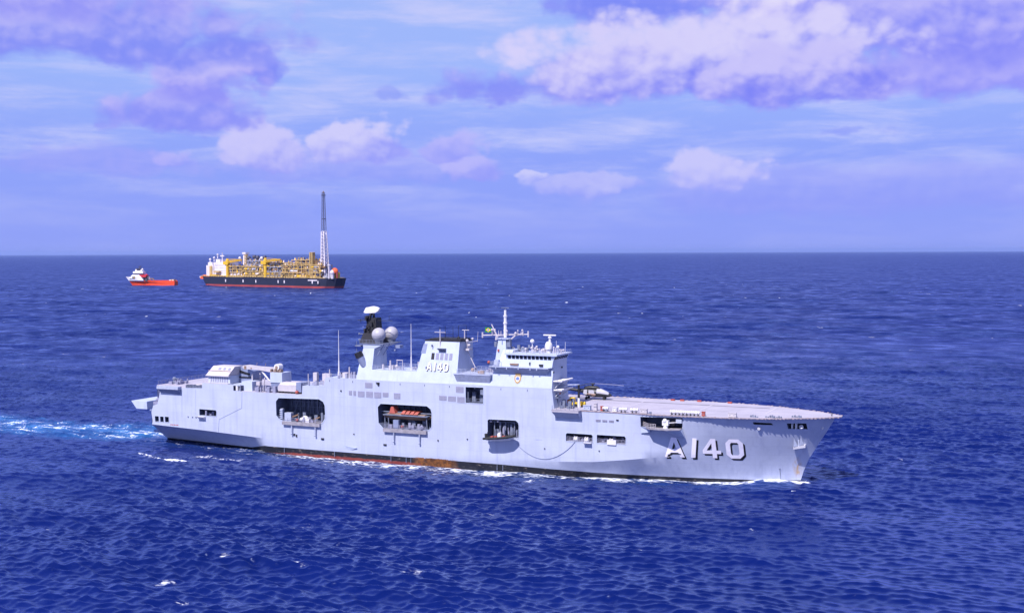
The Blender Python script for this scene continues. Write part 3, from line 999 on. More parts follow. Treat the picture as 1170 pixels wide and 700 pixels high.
for s_ in (20.6, 22.2, 23.4):
    b_.box(s_, s_ + .3, 14.9, 15.2, 8.2, 8.5)
b_.build('discharge_pipe', M_DGREY, hull)
# panel seam of the stern gate
b_ = S()
for a, c_ in zip([(39.9, 16.4), (39.7, 11.8), (31.8, 8.2)], [(39.7, 11.8), (31.8, 8.2), (31.4, 4.6)]):
    b_.tube((a[0], 15.0, a[1]), (c_[0], 15.0, c_[1]), .07, .07, 4)
for a, c_ in zip([(18.6, 16.2), (23.5, 16.3)], [(18.4, 8.0), (23.5, 9.0)]):
    b_.tube((a[0], 14.99, a[1]), (c_[0], 14.99, c_[1]), .04, .04, 4)
b_.build('plate_seam', M_STEELD, hull)
b_ = S()
for i in range(5):
    b_.box(14.2 + i * .62, 14.6 + i * .62, 14.95, 15.03, 5.55, 5.85)
b_.build('draught_mark', M_ORANGE, hull)
# mooring rope slung along the bow quarter
rope = []
for i in range(17):
    f_ = i / 16
    s_ = 124.5 + f_ * 15.8
    z_ = 7.4 * (1 - f_) + 8.9 * f_ - 4.2 * math.sin(math.pi * f_) ** .8
    rope.append((s_, float(tfun(s_, z_)) + .12, z_))
S().path(rope, .055, 4).build('mooring_rope', M_STEELD, hull)
# low strake that throws a triangular shadow amidships
S().hexa([(73, 14.6, 3.0), (75.8, 14.6, 2.4), (75.8, 15.0, 2.4), (73, 15.0, 3.0)], [(73, 15.0, 3.5), (77.5, 15.0, 3.1), (77.5, 15.35, 3.1), (73, 15.03, 3.5)]).build('fin', M_SUP, hull)

# bay platforms on struts, clutter inside
def bay_shelf(s0, s1, z1, zb, ss):
    b_ = S()
    b_.box(s0, s1, 12, 15.75, zb, z1)
    b_.build('bay_platform', M_TAN, hull)
    for s_ in ss:
        S().tube((s_, 15.5, zb), (s_ - .1, 15.5, zb - 2.2), .18, .16, 6).ball((s_ - .1, 15.55, zb - 2.4), .27, n=8, m=6).build('fender_strut', M_GREY, hull)
bay_shelf(53.8, 66.1, 9.0, 8.1, (56.9, 64.6))
bay_shelf(86.0, 99.0, 8.95, 8.05, (89.2, 96.9))
def clutter(b_, n, s0, s1, t0, t1, z0, h0, h1, w0=.3, w1=1.1, r_=rnd):
    for i in range(n):
        s_ = r_.uniform(s0, s1)
        w = r_.uniform(w0, w1)
        t_ = r_.uniform(t0, t1)
        h_ = r_.uniform(h0, h1)
        b_.box(s_, min(s_ + w, s1 + .3), t_ - w * .5, t_ + w * .4, z0, z0 + h_)
    return b_
# bay 1: frames at the back, white locker, winch, hazard-striped beams
b_ = S()
for s_ in np.arange(52.6, 67, 1.45):
    b_.box(s_, s_ + .22, 9.2, 9.6, 9.1, 15.2)
for z_ in (10.6, 12.4, 13.7):
    b_.box(52, 67.2, 9.25, 9.5, z_, z_ + .2)
for s_ in np.arange(54, 66, 2.6):
    b_.tube((s_, 10.4, 9.2), (s_ + rnd.uniform(.5, 2), 10.4, 14.6), .1, .1, 5)
clutter(b_, 12, 53, 66, 9.6, 11.5, 9.05, .6, 2.6)
b_.build('bay_framing', M_DGREY, hull)
b_ = S().box(54.2, 56.3, 13.6, 15.0, 9.0, 11.3).box(52.2, 53.0, 13.4, 14.2, 9.3, 12.2)
for i in range(5):
    b_.box(52.1, 53.05, 14.2, 14.4, 9.5 + i * .55, 9.75 + i * .55)
b_.build('bay_locker', M_GREY, hull)
S().ball((60.5, 14.2, 9.9), 1.0, .8, .8, 10, 8).box(60.9, 62.2, 13.8, 15, 9.0, 10.0).ball((59.4, 14.4, 9.6), .55, n=8, m=6).build('winch', M_WHITE, hull)
b_ = S()
for (s_, z_) in ((57.2, 10.6), (64.3, 10.3)):
    b_.hexa([(s_ - .7, 14.2, z_ - .55), (s_ + 1.2, 14.2, z_ + .15), (s_ + 1.2, 14.7, z_ + .15), (s_ - .7, 14.7, z_ - .55)],
            [(s_ - .7, 14.2, z_ - .2), (s_ + 1.2, 14.2, z_ + .5), (s_ + 1.2, 14.7, z_ + .5), (s_ - .7, 14.7, z_ - .2)])
b_.build('hazard_beam', M_BROWN, hull)
b_ = S()
clutter(b_, 9, 56.5, 66, 14.2, 15.2, 9.0, .3, 1.5, .12, .5)
b_.rail([(54, 15.6, 9.0), (66, 15.6, 9.0)], 1.0, 1.5, .04, 2)
b_.build('bay_clutter', M_LOUV, hull)
S().ball((58.4, 15.1, 9.5), .42, n=8, m=6).build('lifebuoy', M_ORANGE, hull)
# bay 2: davit frames
b_ = S()
for s_ in np.arange(85.2, 100, 1.7):
    b_.box(s_, s_ + .2, 9.2, 9.6, 9.1, 15.1)
for s_ in (86.0, 87.1, 98.6):
    b_.tube((s_, 14.4, 8.95), (s_ - .2, 14.4, 12.4), .16, .12, 6)
b_.box(84.4, 100, 13.2, 13.5, 13.0, 13.25)
clutter(b_, 16, 86, 99, 10, 13.4, 8.95, .5, 2.4)
b_.build('davit_frame', M_DGREY, hull)
b_ = S()
clutter(b_, 8, 86.5, 98.5, 13.6, 15.0, 8.95, .5, 1.9, .2, 1.3)
b_.rail([(86.3, 15.6, 8.95), (98.8, 15.6, 8.95)], 1.1, 1.3, .045, 3)
b_.ball((97.3, 15.0, 9.6), .6, n=8, m=6).ball((93.9, 15.1, 9.5), .5, n=8, m=6)
b_.build('bay_clutter', M_LOUV, hull)
S().ball((91.6, 15.15, 9.6), .45, n=8, m=6).build('lifebuoy', M_ORANGE, hull)
S().box(88.6, 90.2, 13.8, 14.8, 8.95, 11.2).build('bay_locker', M_STEELD, hull)
# bay 3
b_ = S()
for (s_, r_) in ((117.6, .16), (119.2, .22), (120.7, .14), (123.2, .18)):
    b_.tube((s_, 13.6, 8.6), (s_ + .1, 13.6, 12.4), r_, r_, 6)
clutter(b_, 10, 117, 124, 11.5, 13.8, 8.6, .8, 3.2, .2, .8)
b_.box(116.6, 124.6, 12.6, 13.0, 12.0, 12.3)
b_.build('davit_frame', M_DGREY, hull)
b_ = S()
clutter(b_, 6, 117, 122, 14.0, 14.7, 9.4, .5, 2.2, .10, .35)
b_.box(116.7, 117.3, 13.9, 14.5, 12.2, 12.7).box(118.8, 119.2, 14, 14.6, 12.3, 12.8)
b_.tube((124.7, 14.9, 8.7), (124.4, 15.2, 10.4), .12)
b_.build('bay_clutter', M_LOUV, hull)
# mooring ports
for (s0, s1, dr) in ((138, 144.6, (140.4, 143.2)), (146.1, 153, (149.6,))):
    b_ = S().box(s0, s1, 11.5, 14.9, 8.78, 8.9)
    b_.rail([(s0, 14.9, 8.85), (s1, 14.9, 8.85)], 1.0, .8, .05, 3)
    clutter(b_, 6, s0 + .5, s1 - .8, 12, 14, 8.9, .4, 1.3, .3, .9)
    b_.build('mooring_gear', M_LOUV, hull)
    for s_ in dr:
        S().tube((s_ - .4, 14.5, 9.3), (s_ + .4, 14.5, 9.5), .55, .55, 10).tube((s_ - .5, 14.5, 9.3), (s_ - .35, 14.5, 9.3), .75, .75, 10).build('capstan', M_WHITE, hull)
S().box(148.6, 150.9, 14.8, 15.3, 8.6, 9.75).build('mooring_locker', M_WHITE, hull)
S().hexa([(142.8, 14.9, 8.3), (144.4, 14.9, 8.3), (144.4, 15.2, 8.3), (142.8, 15.2, 8.3)], [(142.6, 14.9, 8.75), (144.6, 14.9, 8.75), (144.6, 16.1, 8.75), (142.6, 16.1, 8.75)]).build('roller_platform', M_WHITE, hull)
b_ = S()
clutter(b_, 7, 25.4, 30, 12.6, 14.4, 9.0, .4, 1.4, .3, .7)
b_.tube((26.9, 14.6, 9), (26.9, 14.6, 10.4), .3, .3, 8)
b_.build('mooring_gear', M_LOUV, hull)
S().hexa([(25.0, 15, 8.0), (26.8, 15, 8.0), (26.8, 15.3, 8.0), (25.0, 15.3, 8.0)], [(24.5, 15, 8.7), (27.0, 15, 8.7), (27.0, 16.2, 8.7), (24.5, 16.2, 8.7)]).build('roller_platform', M_WHITE, hull)
S().tube((38.0, 14.6, 16.6), (38.0, 14.6, 18.0), .45, .45, 10).build('roller', M_WHITE, hull)
b_ = S()
b_.box(111, 112, 12, 13, 16.9, 19.4).box(113, 114.5, 11.6, 12.6, 16.9, 18.6).box(114.2, 115.1, 14.2, 14.7, 19.0, 20.3).box(110.5, 110.7, 14.2, 14.5, 17, 19.5).rail([(110.3, 14.8, 16.9), (115.1, 14.8, 16.9)], 1.0, .9, .05, 2)
b_.build('intake_gear', M_DGREY, hull)
b_ = S()
for s_ in (191.0, 191.9):
    b_.box(s_, s_ + .35, 5.0, 6.4, 13.8, 15.0)
b_.tube((193.2, 5.6, 14.0), (193.2, 6.0, 14.3), .5, .5, 10)
b_.build('fairlead', M_WHITE, hull)
for (s_, z_) in ((184.2, 13.9), (193.1, 14.05), (197.4, 13.7)):
    t_ = float(tfun(s_, z_))
    S().tube((s_, t_ - .3, z_ + .1), (s_ + .12, t_ + .28, z_ - .05), .42 if s_ < 195 else .28, .36 if s_ < 195 else .24, 10).build('hawse_pipe', M_WHITE, hull)

# gun sponson under the flight deck, forward
b_ = S()
b_.prism_z([(157.2, 13.5), (159.6, 16.9), (164.2, 17.2), (167.0, 15.6), (166.9, 12)], 13.15, 13.4)
b_.build('sponson_floor', M_TAN, hull)
b_ = S()
b_.hexa([(157.1, 14.9, 11.9), (159.5, 14.9, 12.2), (159.5, 15.02, 12.2), (157.1, 15.02, 11.9)], [(157.1, 14.9, 13.4), (159.2, 14.9, 13.45), (159.2, 15.7, 13.45), (157.1, 15.1, 13.4)])
b_.hexa([(164.9, 13.6, 11.2), (167.6, 13.6, 11.2), (167.6, 13.8, 11.2), (164.9, 13.8, 11.2)], [(163.5, 13.8, 13.2), (167.0, 13.8, 13.2), (167.0, 15.6, 13.2), (163.5, 17.0, 13.2)])
b_.build('sponson_bracket', M_SUP, hull)
b_ = S()
b_.rail([(157.3, 13.8, 13.4), (159.6, 16.8, 13.4)], 1.1, .7, .05, 3)
b_.rail([(159.6, 16.8, 13.4), (161.4, 16.95, 13.4)], 1.1, .6, .05, 3)
b_.build('sponson_railing', M_CREAM, hull)
g_ = S()
g_.tube((163.3, 15.2, 13.4), (163.3, 15.2, 14.1), .6, .5, 10).box(162.6, 164.1, 14.6, 15.7, 14.1, 15.3).ball((163.2, 15.4, 15.2), .55, n=10, m=6).tube((164.0, 15.2, 14.7), (166.2, 15.4, 15.0), .12, .08, 6)
g_.build('deck_gun', M_WHITE, hull)
S().box(165.6, 167.0, 13.4, 14.5, 14.7, 15.6).build('gun_locker', M_GREY, hull)
S().ball((164.8, 14.2, 14.5), .65, n=8, m=6).build('gun_shield', M_BLACK, hull)

# numbers on the bow
for (ch, s0, s1, ln) in (('A', 162.45, 167.0, 0), ('1', 168.75, 169.75, -.7), ('4', 171.2, 175.3, 0), ('0', 176.5, 180.4, 0)):
    letter(ch, s0 + .38, s1 + .42, 5.75, 10.65, tfun, .03, 'number_shadow', M_LSH, hull, ln)
    letter(ch, s0, s1, 6.2, 11.1, tfun, .05, 'number_letter', M_LETTER, hull, ln)

# anchor on its bolster
b_ = S()
z0_, z1_ = 8.9, 9.7
tt0 = float(tfun(191.4, 9.0))
tt1 = float(tfun(193.6, 9.4))
b_.hexa([(191.2, tt0 - .6, 8.75), (193.8, tt1 - .6, 9.2), (193.9, tt1 + 1.35, 9.2), (191.3, tt0 + 1.2, 8.75)],
        [(191.2, tt0 - .4, 9.35), (193.8, tt1 - .4, 9.85), (193.9, tt1 + 1.5, 9.85), (191.3, tt0 + 1.35, 9.35)])
anb = b_.build('anchor_bolster', M_WHITE, hull)
b_ = S()
def fl_(s_, z_, e): return (s_, float(tfun(s_, z_)) + e, z_)
b_.add([fl_(191.4, 9.4, 1.2), fl_(192.3, 9.6, 1.2), fl_(191.45, 11.6, .45), fl_(191.4, 9.4, .7), fl_(192.3, 9.6, .7), fl_(191.4, 11.6, .2)], [(0, 1, 2), (5, 4, 3), (0, 3, 4, 1), (1, 4, 5, 2), (2, 5, 3, 0)])
b_.add([fl_(192.6, 9.7, 1.2), fl_(193.5, 9.9, 1.2), fl_(192.95, 11.8, .45), fl_(192.6, 9.7, .7), fl_(193.5, 9.9, .7), fl_(192.9, 11.8, .2)], [(0, 1, 2), (5, 4, 3), (0, 3, 4, 1), (1, 4, 5, 2), (2, 5, 3, 0)])
b_.tube(fl_(192.45, 9.6, .9), fl_(192.4, 11.0, .2), .2, .2, 6)
b_.build('anchor', M_GREY, hull)
S().tube((187.8, float(tfun(187.8, 3.6)) + .05, 3.6), (187.9, float(tfun(187.9, .4)) + .05, .4), .07, .07, 5).ball((187.8, float(tfun(187.8, 3.6)) + .05, 3.7), .18, n=6, m=4).build('discharge_pipe', M_DGREY, hull)

# ------------------------------------------------------------------ flight deck
dk_s = [6.3, 20, 40, 60, 80, 100, 120, 140, 157, 164, 170, 176, 180, 184, 188, 191.5, 194.5, 197, 199, 200.6, 201.6]
def dk_t(s_):
    return CT + float(np.interp(201.8 - s_, [0, .8, 2, 4, 8, 14.5, 18, 25, 31, 44.5, 60, 400], [.05, 1.0, 2.4, 3.9, 6.6, 9.9, 11.1, 12.9, 13.6, 14.25, 14.25, 14.25]))
stb = [(s_, dk_t(s_) + (.30 if s_ > 158 else .02)) for s_ in dk_s if s_ >= 140]
stb = [(6.3, 11.5), (12, 11.5), (12, 14.98), (134.7, 14.98)] + stb
prt = [(s_, 2 * CT - dk_t(s_) - .3) for s_ in dk_s]
b_ = S()
b_.prism_z(stb + prt[::-1], 16.28, 16.52)
fdeck = b_.build('flight_deck', M_DECK, ship)
b_ = S()
for (s0, s1, t_, w) in ((138, 183, -6.9, .9), (30, 116, -4.2, .5)):
    b_.box(s0, s1, t_, t_ + w, 16.524, 16.53)
b_.build('deck_stripe', M_DKGREY, fdeck)
b_ = S()
for s_ in (150, 168, 184):
    b_.box(s_, s_ + .35, -9, 3, 16.526, 16.533)
b_.box(138, 192, 1.0, 1.3, 16.526, 16.532)
b_.box(147, 170, 7.6, 7.85, 16.526, 16.532)
b_.add([(146, 12.3, 16.534), (146.4, 12.3, 16.534), (160, -4, 16.534), (159.6, -4, 16.534)], [(0, 1, 2, 3)])
b_.build('deck_marking', M_CREAM, fdeck, solid=False)
# edge: nets and small stanchions, ragged when seen from the side
b_ = S()
for line, sg in ((prt, -1), (stb, 1)):
    for (a, c_) in zip(line[:-1], line[1:]):
        if min(a[0], c_[0]) >= 100 and abs(a[0] - c_[0]) > .01:
            b_.hexa([(a[0], a[1] - .06, 16.36), (c_[0], c_[1] - .06, 16.36), (c_[0], c_[1] + .06, 16.36), (a[0], a[1] + .06, 16.36)],
                    [(a[0], a[1] - .06, 16.56), (c_[0], c_[1] - .06, 16.56), (c_[0], c_[1] + .06, 16.56), (a[0], a[1] + .06, 16.56)])
    if sg < 0:
        PNET = (b_.v, b_.f)
        b_ = S()
pts = [(s_, t_) for s_, t_ in stb if s_ >= 142]
for (a, c_) in zip(pts[:-1], pts[1:]):
    L = math.hypot(c_[0] - a[0], c_[1] - a[1])
    for i in range(int(L / .9)):
        f_ = (i + .5) * .9 / L
        s_, t_ = a[0] + (c_[0] - a[0]) * f_, a[1] + (c_[1] - a[1]) * f_
        w = rnd.uniform(.25, .8)
        if s_ < 181:
            b_.box(s_ - w / 3, s_ + w / 3, t_ - .05, t_ + .12, 16.3 - rnd.uniform(0, .05), 16.5 + rnd.uniform(0, .16))
        else:
            b_.box(s_ - w / 2, s_ + w / 2, t_ - .1, t_ + .14, 16.28 + rnd.uniform(-.04, .04), 16.45 + rnd.uniform(-.03, .18))
b_.build('edge_net', M_NET, fdeck)
b_ = S()
b_.add(*PNET)
for (a, c_) in zip(prt[:-1], prt[1:]):
    L = math.hypot(c_[0] - a[0], c_[1] - a[1])
    if c_[0] < 100:
        continue
    for i in range(int(L / 1.1)):
        f_ = (i + .5) * 1.1 / L
        s_, t_ = a[0] + (c_[0] - a[0]) * f_, a[1] + (c_[1] - a[1]) * f_
        b_.box(s_ - rnd.uniform(.1, .5), s_ + rnd.uniform(.1, .5), t_ - .8, t_ + .1, 16.3, 16.45 + rnd.uniform(0, .2))
b_.build('edge_net', M_NET, fdeck)
b_ = S()
for (s_, z_) in ((148.0, 0), (159, 0), (187.5, 0), (193, 0)):
    t_ = dk_t(s_) - .8
    b_.box(s_, s_ + .5, t_, t_ + .5, 16.5, 17.0)
for (s0, s1) in ((182.3, 184.6), (185.6, 189.6), (191.2, 193.2)):
    for i in range(int((s1 - s0) / .5)):
        b_.box(s0 + i * .5, s0 + i * .5 + .3, dk_t(s0) - 2.2 + rnd.uniform(-.3, .3), dk_t(s0) - 1.6, 16.5, 16.5 + rnd.uniform(.2, .65))
b_.build('deck_fitting', M_DGREY, fdeck)
S().tube((199.3, 1.3, 16.5), (199.0, 1.3, 17.9), .07).tube((199.4, 1.3, 16.5), (199.4, .6, 17.2), .06).build('bow_jackstaff', M_BLACK, fdeck)
b_ = S()
for s_, t_ in ((156, -12.3), (158.5, -12.4), (163, -12.5), (171, -12.4)):
    b_.box(s_, s_ + 1.0, t_ - .4, t_ + .3, 16.5, 16.9)
b_.build('deck_locker', M_ORANGE, fdeck)
# ------------------------------------------------------------------ superstructure
def t_up(s_, z_):
    return 15.0 - (np.asarray(z_, float) - 21.4) * .25
def zt(z): return 15.0 - (z - 21.4) * .25
b_ = S()
TI = 5.0
# decks and inner walls of the lower island (its outer side is the hull plating)
b_.add([(60.1, TI, 18.95), (67.3, TI, 19.2), (67.3, 14.98, 19.2), (60.1, 14.98, 18.95)], [(0, 1, 2, 3)])
b_.add([(60.1, TI, 16.5), (60.1, 14.98, 16.5), (60.1, 14.98, 18.95), (60.1, TI, 18.95)], [(0, 1, 2, 3)])
b_.add([(67.5, TI, 19.2), (67.5, 14.98, 19.2), (67.6, 14.98, 21.42), (67.6, TI, 21.42)], [(0, 1, 2, 3)])
b_.add([(67.6, TI, 21.42), (134.05, TI, 21.42), (134.05, 14.98, 21.42), (67.6, 14.98, 21.42)], [(0, 1, 2, 3)])
b_.add([(60.1, TI, 16.5), (134.6, TI, 16.5), (134.05, TI, 21.42), (67.6, TI, 21.42), (67.5, TI, 19.2), (60.1, TI, 18.95)], [(0, 1, 2, 3, 4, 5)])
b_.add([(134.68, TI, 16.5), (134.68, 14.99, 16.5), (134.04, 14.99, 21.4), (134.04, TI, 21.4)], [(0, 1, 2, 3)])
# upper tier, leaning in
b_.hexa([(77.4, TI, 21.43), (134.04, TI, 21.43), (134.04, 15.0, 21.43), (77.4, 15.0, 21.43)], [(77.7, TI, 24.15), (133.95, TI, 24.15), (133.95, zt(24.15), 24.15), (77.7, zt(24.15), 24.15)])
# aft enclosure over the quarterdeck
b_.box(26.0, 35.2, 9, 14.95, 16.5, 18.25)
b_.box(35.3, 39.2, 9, 12.9, 16.5, 18.2)
sup = b_.build('superstructure', M_SUP, ship, solid=False)

# aft tower with the funnel
b_ = S()
b_.taper((77.6, 82.0, 6.6, zt(24.15) - .03), 24.15, (78.5, 81.9, 6.8, zt(29.6)), 29.6)
b_.taper((78.5, 81.9, 6.8, zt(29.6)), 29.6, (78.4, 84.6, 3.6, 13.0), 30.75)
atower = b_.build('aft_tower', M_SUP, ship)
S().tube((79.2, 13.3, 24.9), (78.0, 14.0, 27.6), 1.05, 1.0, 14).build('exhaust_trunk', M_STEELD, atower, smooth=40)
S().tube((78.05, 13.95, 27.3), (77.55, 14.25, 28.6), 1.12, 1.05, 14).build('exhaust_cap', M_BLACK, atower, smooth=40)
b_ = S()
b_.box(77.4, 84.8, 3.4, 13.2, 30.75, 30.9)
b_.rail([(77.4, 13.1, 30.9), (84.7, 13.1, 30.9)], 1.0, 1.0, .05, 2)
for z_ in (31.6, 33.2):
    b_.tube((76.8, 10, z_), (75.6, 10, z_), .12).ball((75.4, 10, z_), .3, n=6, m=4)
b_.tube((75.8, 12, 28.5), (75.8, 12, 31.4), .07).box(75.6, 77.6, 11, 12.6, 30.0, 30.3)
b_.build('tower_platform', M_DGREY, atower)
b_ = S()
b_.tube((84.3, 9, 30.6), (82.2, 9, 27.6), .14).tube((84.3, 12, 30.6), (82.2, 12, 27.6), .14)
b_.box(84.6, 86.2, 5, 7, 29.4, 30.2).ball((85.3, 8, 28.9), .3, n=6, m=4)
b_.build('tower_bracket', M_STEELD, atower)
b_ = S()
b_.taper((76.3, 82.2, 6.0, 11.5), 30.9, (77.4, 81.0, 7.0, 11.0), 33.6)
b_.taper((77.9, 81.0, 7.3, 10.6), 33.6, (78.1, 80.9, 7.6, 10.4), 37.6)
for i in range(22):
    s_ = rnd.uniform(77.4, 80.8)
    z_ = rnd.uniform(33.5, 38.2)
    w = rnd.uniform(.25, .7)
    b_.box(s_, s_ + w, 10.0, 10.0 + rnd.uniform(.4, 1.4), z_, z_ + rnd.uniform(.3, .9))
b_.tube((74.6, 9.5, 36.9), (85.5, 9.5, 36.9), .09, .07).tube((84.5, 9.5, 36.9), (84.5, 9.5, 38.3), .06).tube((75.6, 9.5, 36.3), (75.6, 9.5, 37.2), .1)
b_.tube((79.4, 9, 37.5), (79.4, 9, 38.9), .35, .28, 8)
amast = b_.build('aft_mast', M_SOOT, ship)
b_ = S()
ring = []
for (s_, z0, z1, t0, t1) in ((76.6, 39.0, 39.4, 9.2, 9.7), (77.3, 38.8, 40.3, 9.0, 10.0), (79.4, 38.9, 40.7, 8.8, 10.2), (80.6, 39.0, 40.5, 8.8, 10.2), (81.4, 39.6, 40.1, 9.0, 10.0)):
    ring.append([(s_, t0, z0), (s_, t1, z0), (s_ + .1, t1 - .2, z1), (s_ + .1, t0 + .1, z1)])
b_.loft(ring)
b_.tube((79.3, 9.3, 38.4), (79.3, 9.4, 39.1), .4, .5, 8)
b_.build('search_radar', M_WHITE, amast)
for (s_, t_, r_) in ((81.9, 10.6, 1.9), (82.4, 4.9, 1.9)):
    b_ = S().ball((s_, t_, 33.15), r_, n=28, m=18)
    o = b_.build('radome', M_DOME, ship, smooth=60)
    S().tube((s_, t_, 30.9), (s_, t_, 32.0), 1.0, 1.35, 14).build('radome_base', M_DGREY, o)
    bb = S()
    for i in range(2):
        n = 28
        rr = [(.0, .06)]
        z_ = 33.15 + (-.25 if i == 0 else -.45)
        q_ = math.sqrt(r_ ** 2 - (z_ - 33.15) ** 2) + .012
        bb.loft([[(s_ + q_ * math.cos(a_), t_ + q_ * math.sin(a_), z_ + dz_) for a_ in np.linspace(0, 2 * math.pi, n, endpoint=False)] for dz_ in (0, .05)], cap=False)
    bb.build('radome_seam', M_LOUV, o, solid=False)

# open deck between the towers
b_ = S()
b_.rail([(82, zt(24.15) - .1, 24.15), (95.4, zt(24.15) - .1, 24.15)], 1.1, 1.5, .04, 3)
b_.rail([(82, 6, 24.15), (95.4, 6, 24.15)], 1.1, 1.5, .04, 3)
b_.rail([(67.8, 14.8, 21.43), (77.3, 14.8, 21.43)], 1.1, 1.5, .045, 3)
b_.rail([(60.3, 14.8, 19.1), (67.2, 14.8, 19.15)], 1.1, 1.4, .045, 3)
b_.rail([(107.8, 15.5, 24.25), (117.2, 15.5, 24.25)], 1.1, 1.2, .045, 3)
b_.rail([(107.8, 6.5, 24.25), (117.2, 6.5, 24.25)], 1.1, 1.2, .045, 3)
b_.build('railing', M_GREY, sup)
b_ = S()
for (s_, t_, h_, r_) in ((86.6, 12.6, 2.5, .22), (87.7, 11, 2.0, .1), (89.4, 11, 2.6, .08), (87.7, 11, 2.6, .08), (95.0, 12.4, 2.4, .2), (84.5, 12.8, 1.4, .3), (74.0, 12.9, 3.0, .2)):
    b_.tube((s_, t_, 24.1 if s_ > 78 else 21.4), (s_, t_, (24.1 if s_ > 78 else 21.4) + h_), r_, r_, 7)
b_.box(87.6, 89.5, 10.9, 11.1, 26.5, 26.7)
b_.box(86.0, 87.2, 10.8, 12.4, 24.15, 25.2)
b_.ball((88.4, 12.4, 25.1), .45, n=8, m=6)
b_.build('deck_post', M_CREAM, sup)
b_ = S()
clutter(b_, 9, 69, 77, 11, 14.2, 21.43, .5, 1.7, .3, .9)
clutter(b_, 8, 83, 94, 8, 13, 24.15, .4, 1.0, .3, .9)
clutter(b_, 12, 108.5, 116.5, 8, 14.6, 24.2, .3, 1.1, .3, .9)
clutter(b_, 14, 61, 67, 11, 14.4, 19.1, .3, 1.3, .3, .8)
b_.build('deck_clutter', M_LOUV, sup)
b_ = S()
b_.box(62.0, 63.2, 11.5, 12.5, 19.1, 22.4).box(64.8, 67.0, 10.8, 12.2, 19.15, 22.2).box(66.2, 66.9, 12.8, 13.6, 19.2, 20.9)
b_.tube((60.3, 12.3, 19), (60.3, 12.3, 22), .12).tube((68, 13.4, 21.4), (68, 13.4, 23.6), .14)
b_.ball((70.6, 12, 22.0), .8, n=10, m=6).box(71.6, 73.2, 11.4, 12.6, 21.4, 22.8)
b_.build('deck_cabinet', M_CREAM, sup)
b_ = S()
b_.box(113.0, 114.6, 12.8, 13.6, 24.25, 24.9).ball((111.0, 12.6, 25.0), .5, n=8, m=6)
b_.build('deck_box', M_RUSTY, sup)
for (s_, t_, z0, z1) in ((70.2, 12.2, 22.4, 34.2), (92.5, 11.8, 24.2, 36.4)):
    b_ = S().tube((s_, t_, z0), (s_, t_, z0 + 3.5), .22, .17, 8).tube((s_, t_, z0 + 3.5), (s_, t_, z1), .12, .05, 6).tube((s_, t_, z0 - 1), (s_, t_, z0 + .5), .4, .3, 8)
    b_.build('whip_antenna', M_WHITE, sup)

# middle stack with the small pennant number
b_ = S()
b_.taper((95.5, 107.4, TI, zt(24.15) - .02), 24.15, (97.1, 107.2, TI, zt(32.1)), 32.1)
stack = b_.build('middle_stack', M_SUP, ship)
S().box(97.0, 107.6, TI - .1, zt(32.1) + .12, 32.1, 32.4).box(98.0, 107.0, 6, 11.5, 32.4, 32.7).build('stack_rim', M_SOOT, stack)
for i in range(5):
    s0 = 99.4 + i * 1.31
    z0, z1 = 27.4, 29.05
    S().hexa([(s0, zt(z0) - .2, z0), (s0 + .88, zt(z0) - .2, z0), (s0 + .88, zt(z0) + .05, z0), (s0, zt(z0) + .05, z0)],
             [(s0, zt(z1) - .2, z1), (s0 + .88, zt(z1) - .2, z1), (s0 + .88, zt(z1) + .05, z1), (s0, zt(z1) + .05, z1)]).build('vent_louvre', M_BLACK if i == 0 else M_LOUV, stack)
S().hexa([(96.3, zt(28.9) - .4, 28.9), (97.5, zt(28.9) - .4, 28.9), (97.6, zt(28.9) + .05, 28.9), (96.2, zt(28.9) + .05, 28.9)], [(96.75, zt(31.3) - .4, 31.3), (97.7, zt(31.3) - .4, 31.3), (97.8, zt(31.3) + .05, 31.3), (96.75, zt(31.3) + .05, 31.3)]).build('side_hatch', M_STEELD, stack)
for (ch, s0, s1) in (('A', 98.3, 99.9), ('1', 100.5, 100.95), ('4', 101.5, 103.0), ('0', 103.3, 104.7)):
    letter(ch, s0 + .16, s1 + .18, 24.3, 26.5, t_up, .04, 'number_shadow', M_LSH, stack)
    letter(ch, s0, s1, 24.5, 26.7, t_up, .06, 'number_letter', M_WHITE, stack)
b_ = S()
for (s_, h_) in ((99.6, 35.7), (101.2, 35.8), (103.5, 35.8), (105.1, 36.1), (107.4, 36.2)):
    b_.tube((s_, 9, 32.4), (s_, 9, h_), .075, .05, 5)
b_.tube((105.1, 9, 36.05), (107.4, 9, 36.15), .05).tube((99.6, 9, 33.8), (103.5, 9, 33.8), .04)
b_.ball((105.3, 9.4, 32.8), .45, n=8, m=6)
b_.build('stack_aerial', M_BLACK, stack)
b_ = S()
b_.tube((101.6, 12.6, 30.6), (101.6, 12.6, 35.2), .16, .11, 6).tube((100.0, 12.6, 34.4), (103.2, 12.6, 34.4), .09)
b_.tube((106.9, 9, 32.2), (106.9, 9, 35.0), .16, .12, 6).tube((106.2, 9, 34.9), (108.2, 9, 34.9), .1)
b_.ball((107.7, 9.2, 32.1), .5, n=8, m=6)
b_.box(105.8, 108.8, 8.2, 10.2, 29.7, 30.2).ball((108.3, 9.2, 31.0), .4, n=8, m=6).tube((107.7, 9.2, 30.2), (107.7, 9.2, 31.7), .2)
b_.tube((108, 9.2, 31.8), (110.8, 9.2, 32.2), .05).tube((110.7, 9.2, 32.0), (110.9, 9.2, 34.6), .05).ball((109.3, 9.2, 32.7), .35, n=6, m=4)
b_.tube((107.3, 8.5, 29.8), (110.2, 8.5, 24.3), .12)
b_.build('stack_mast', M_CREAM, stack)
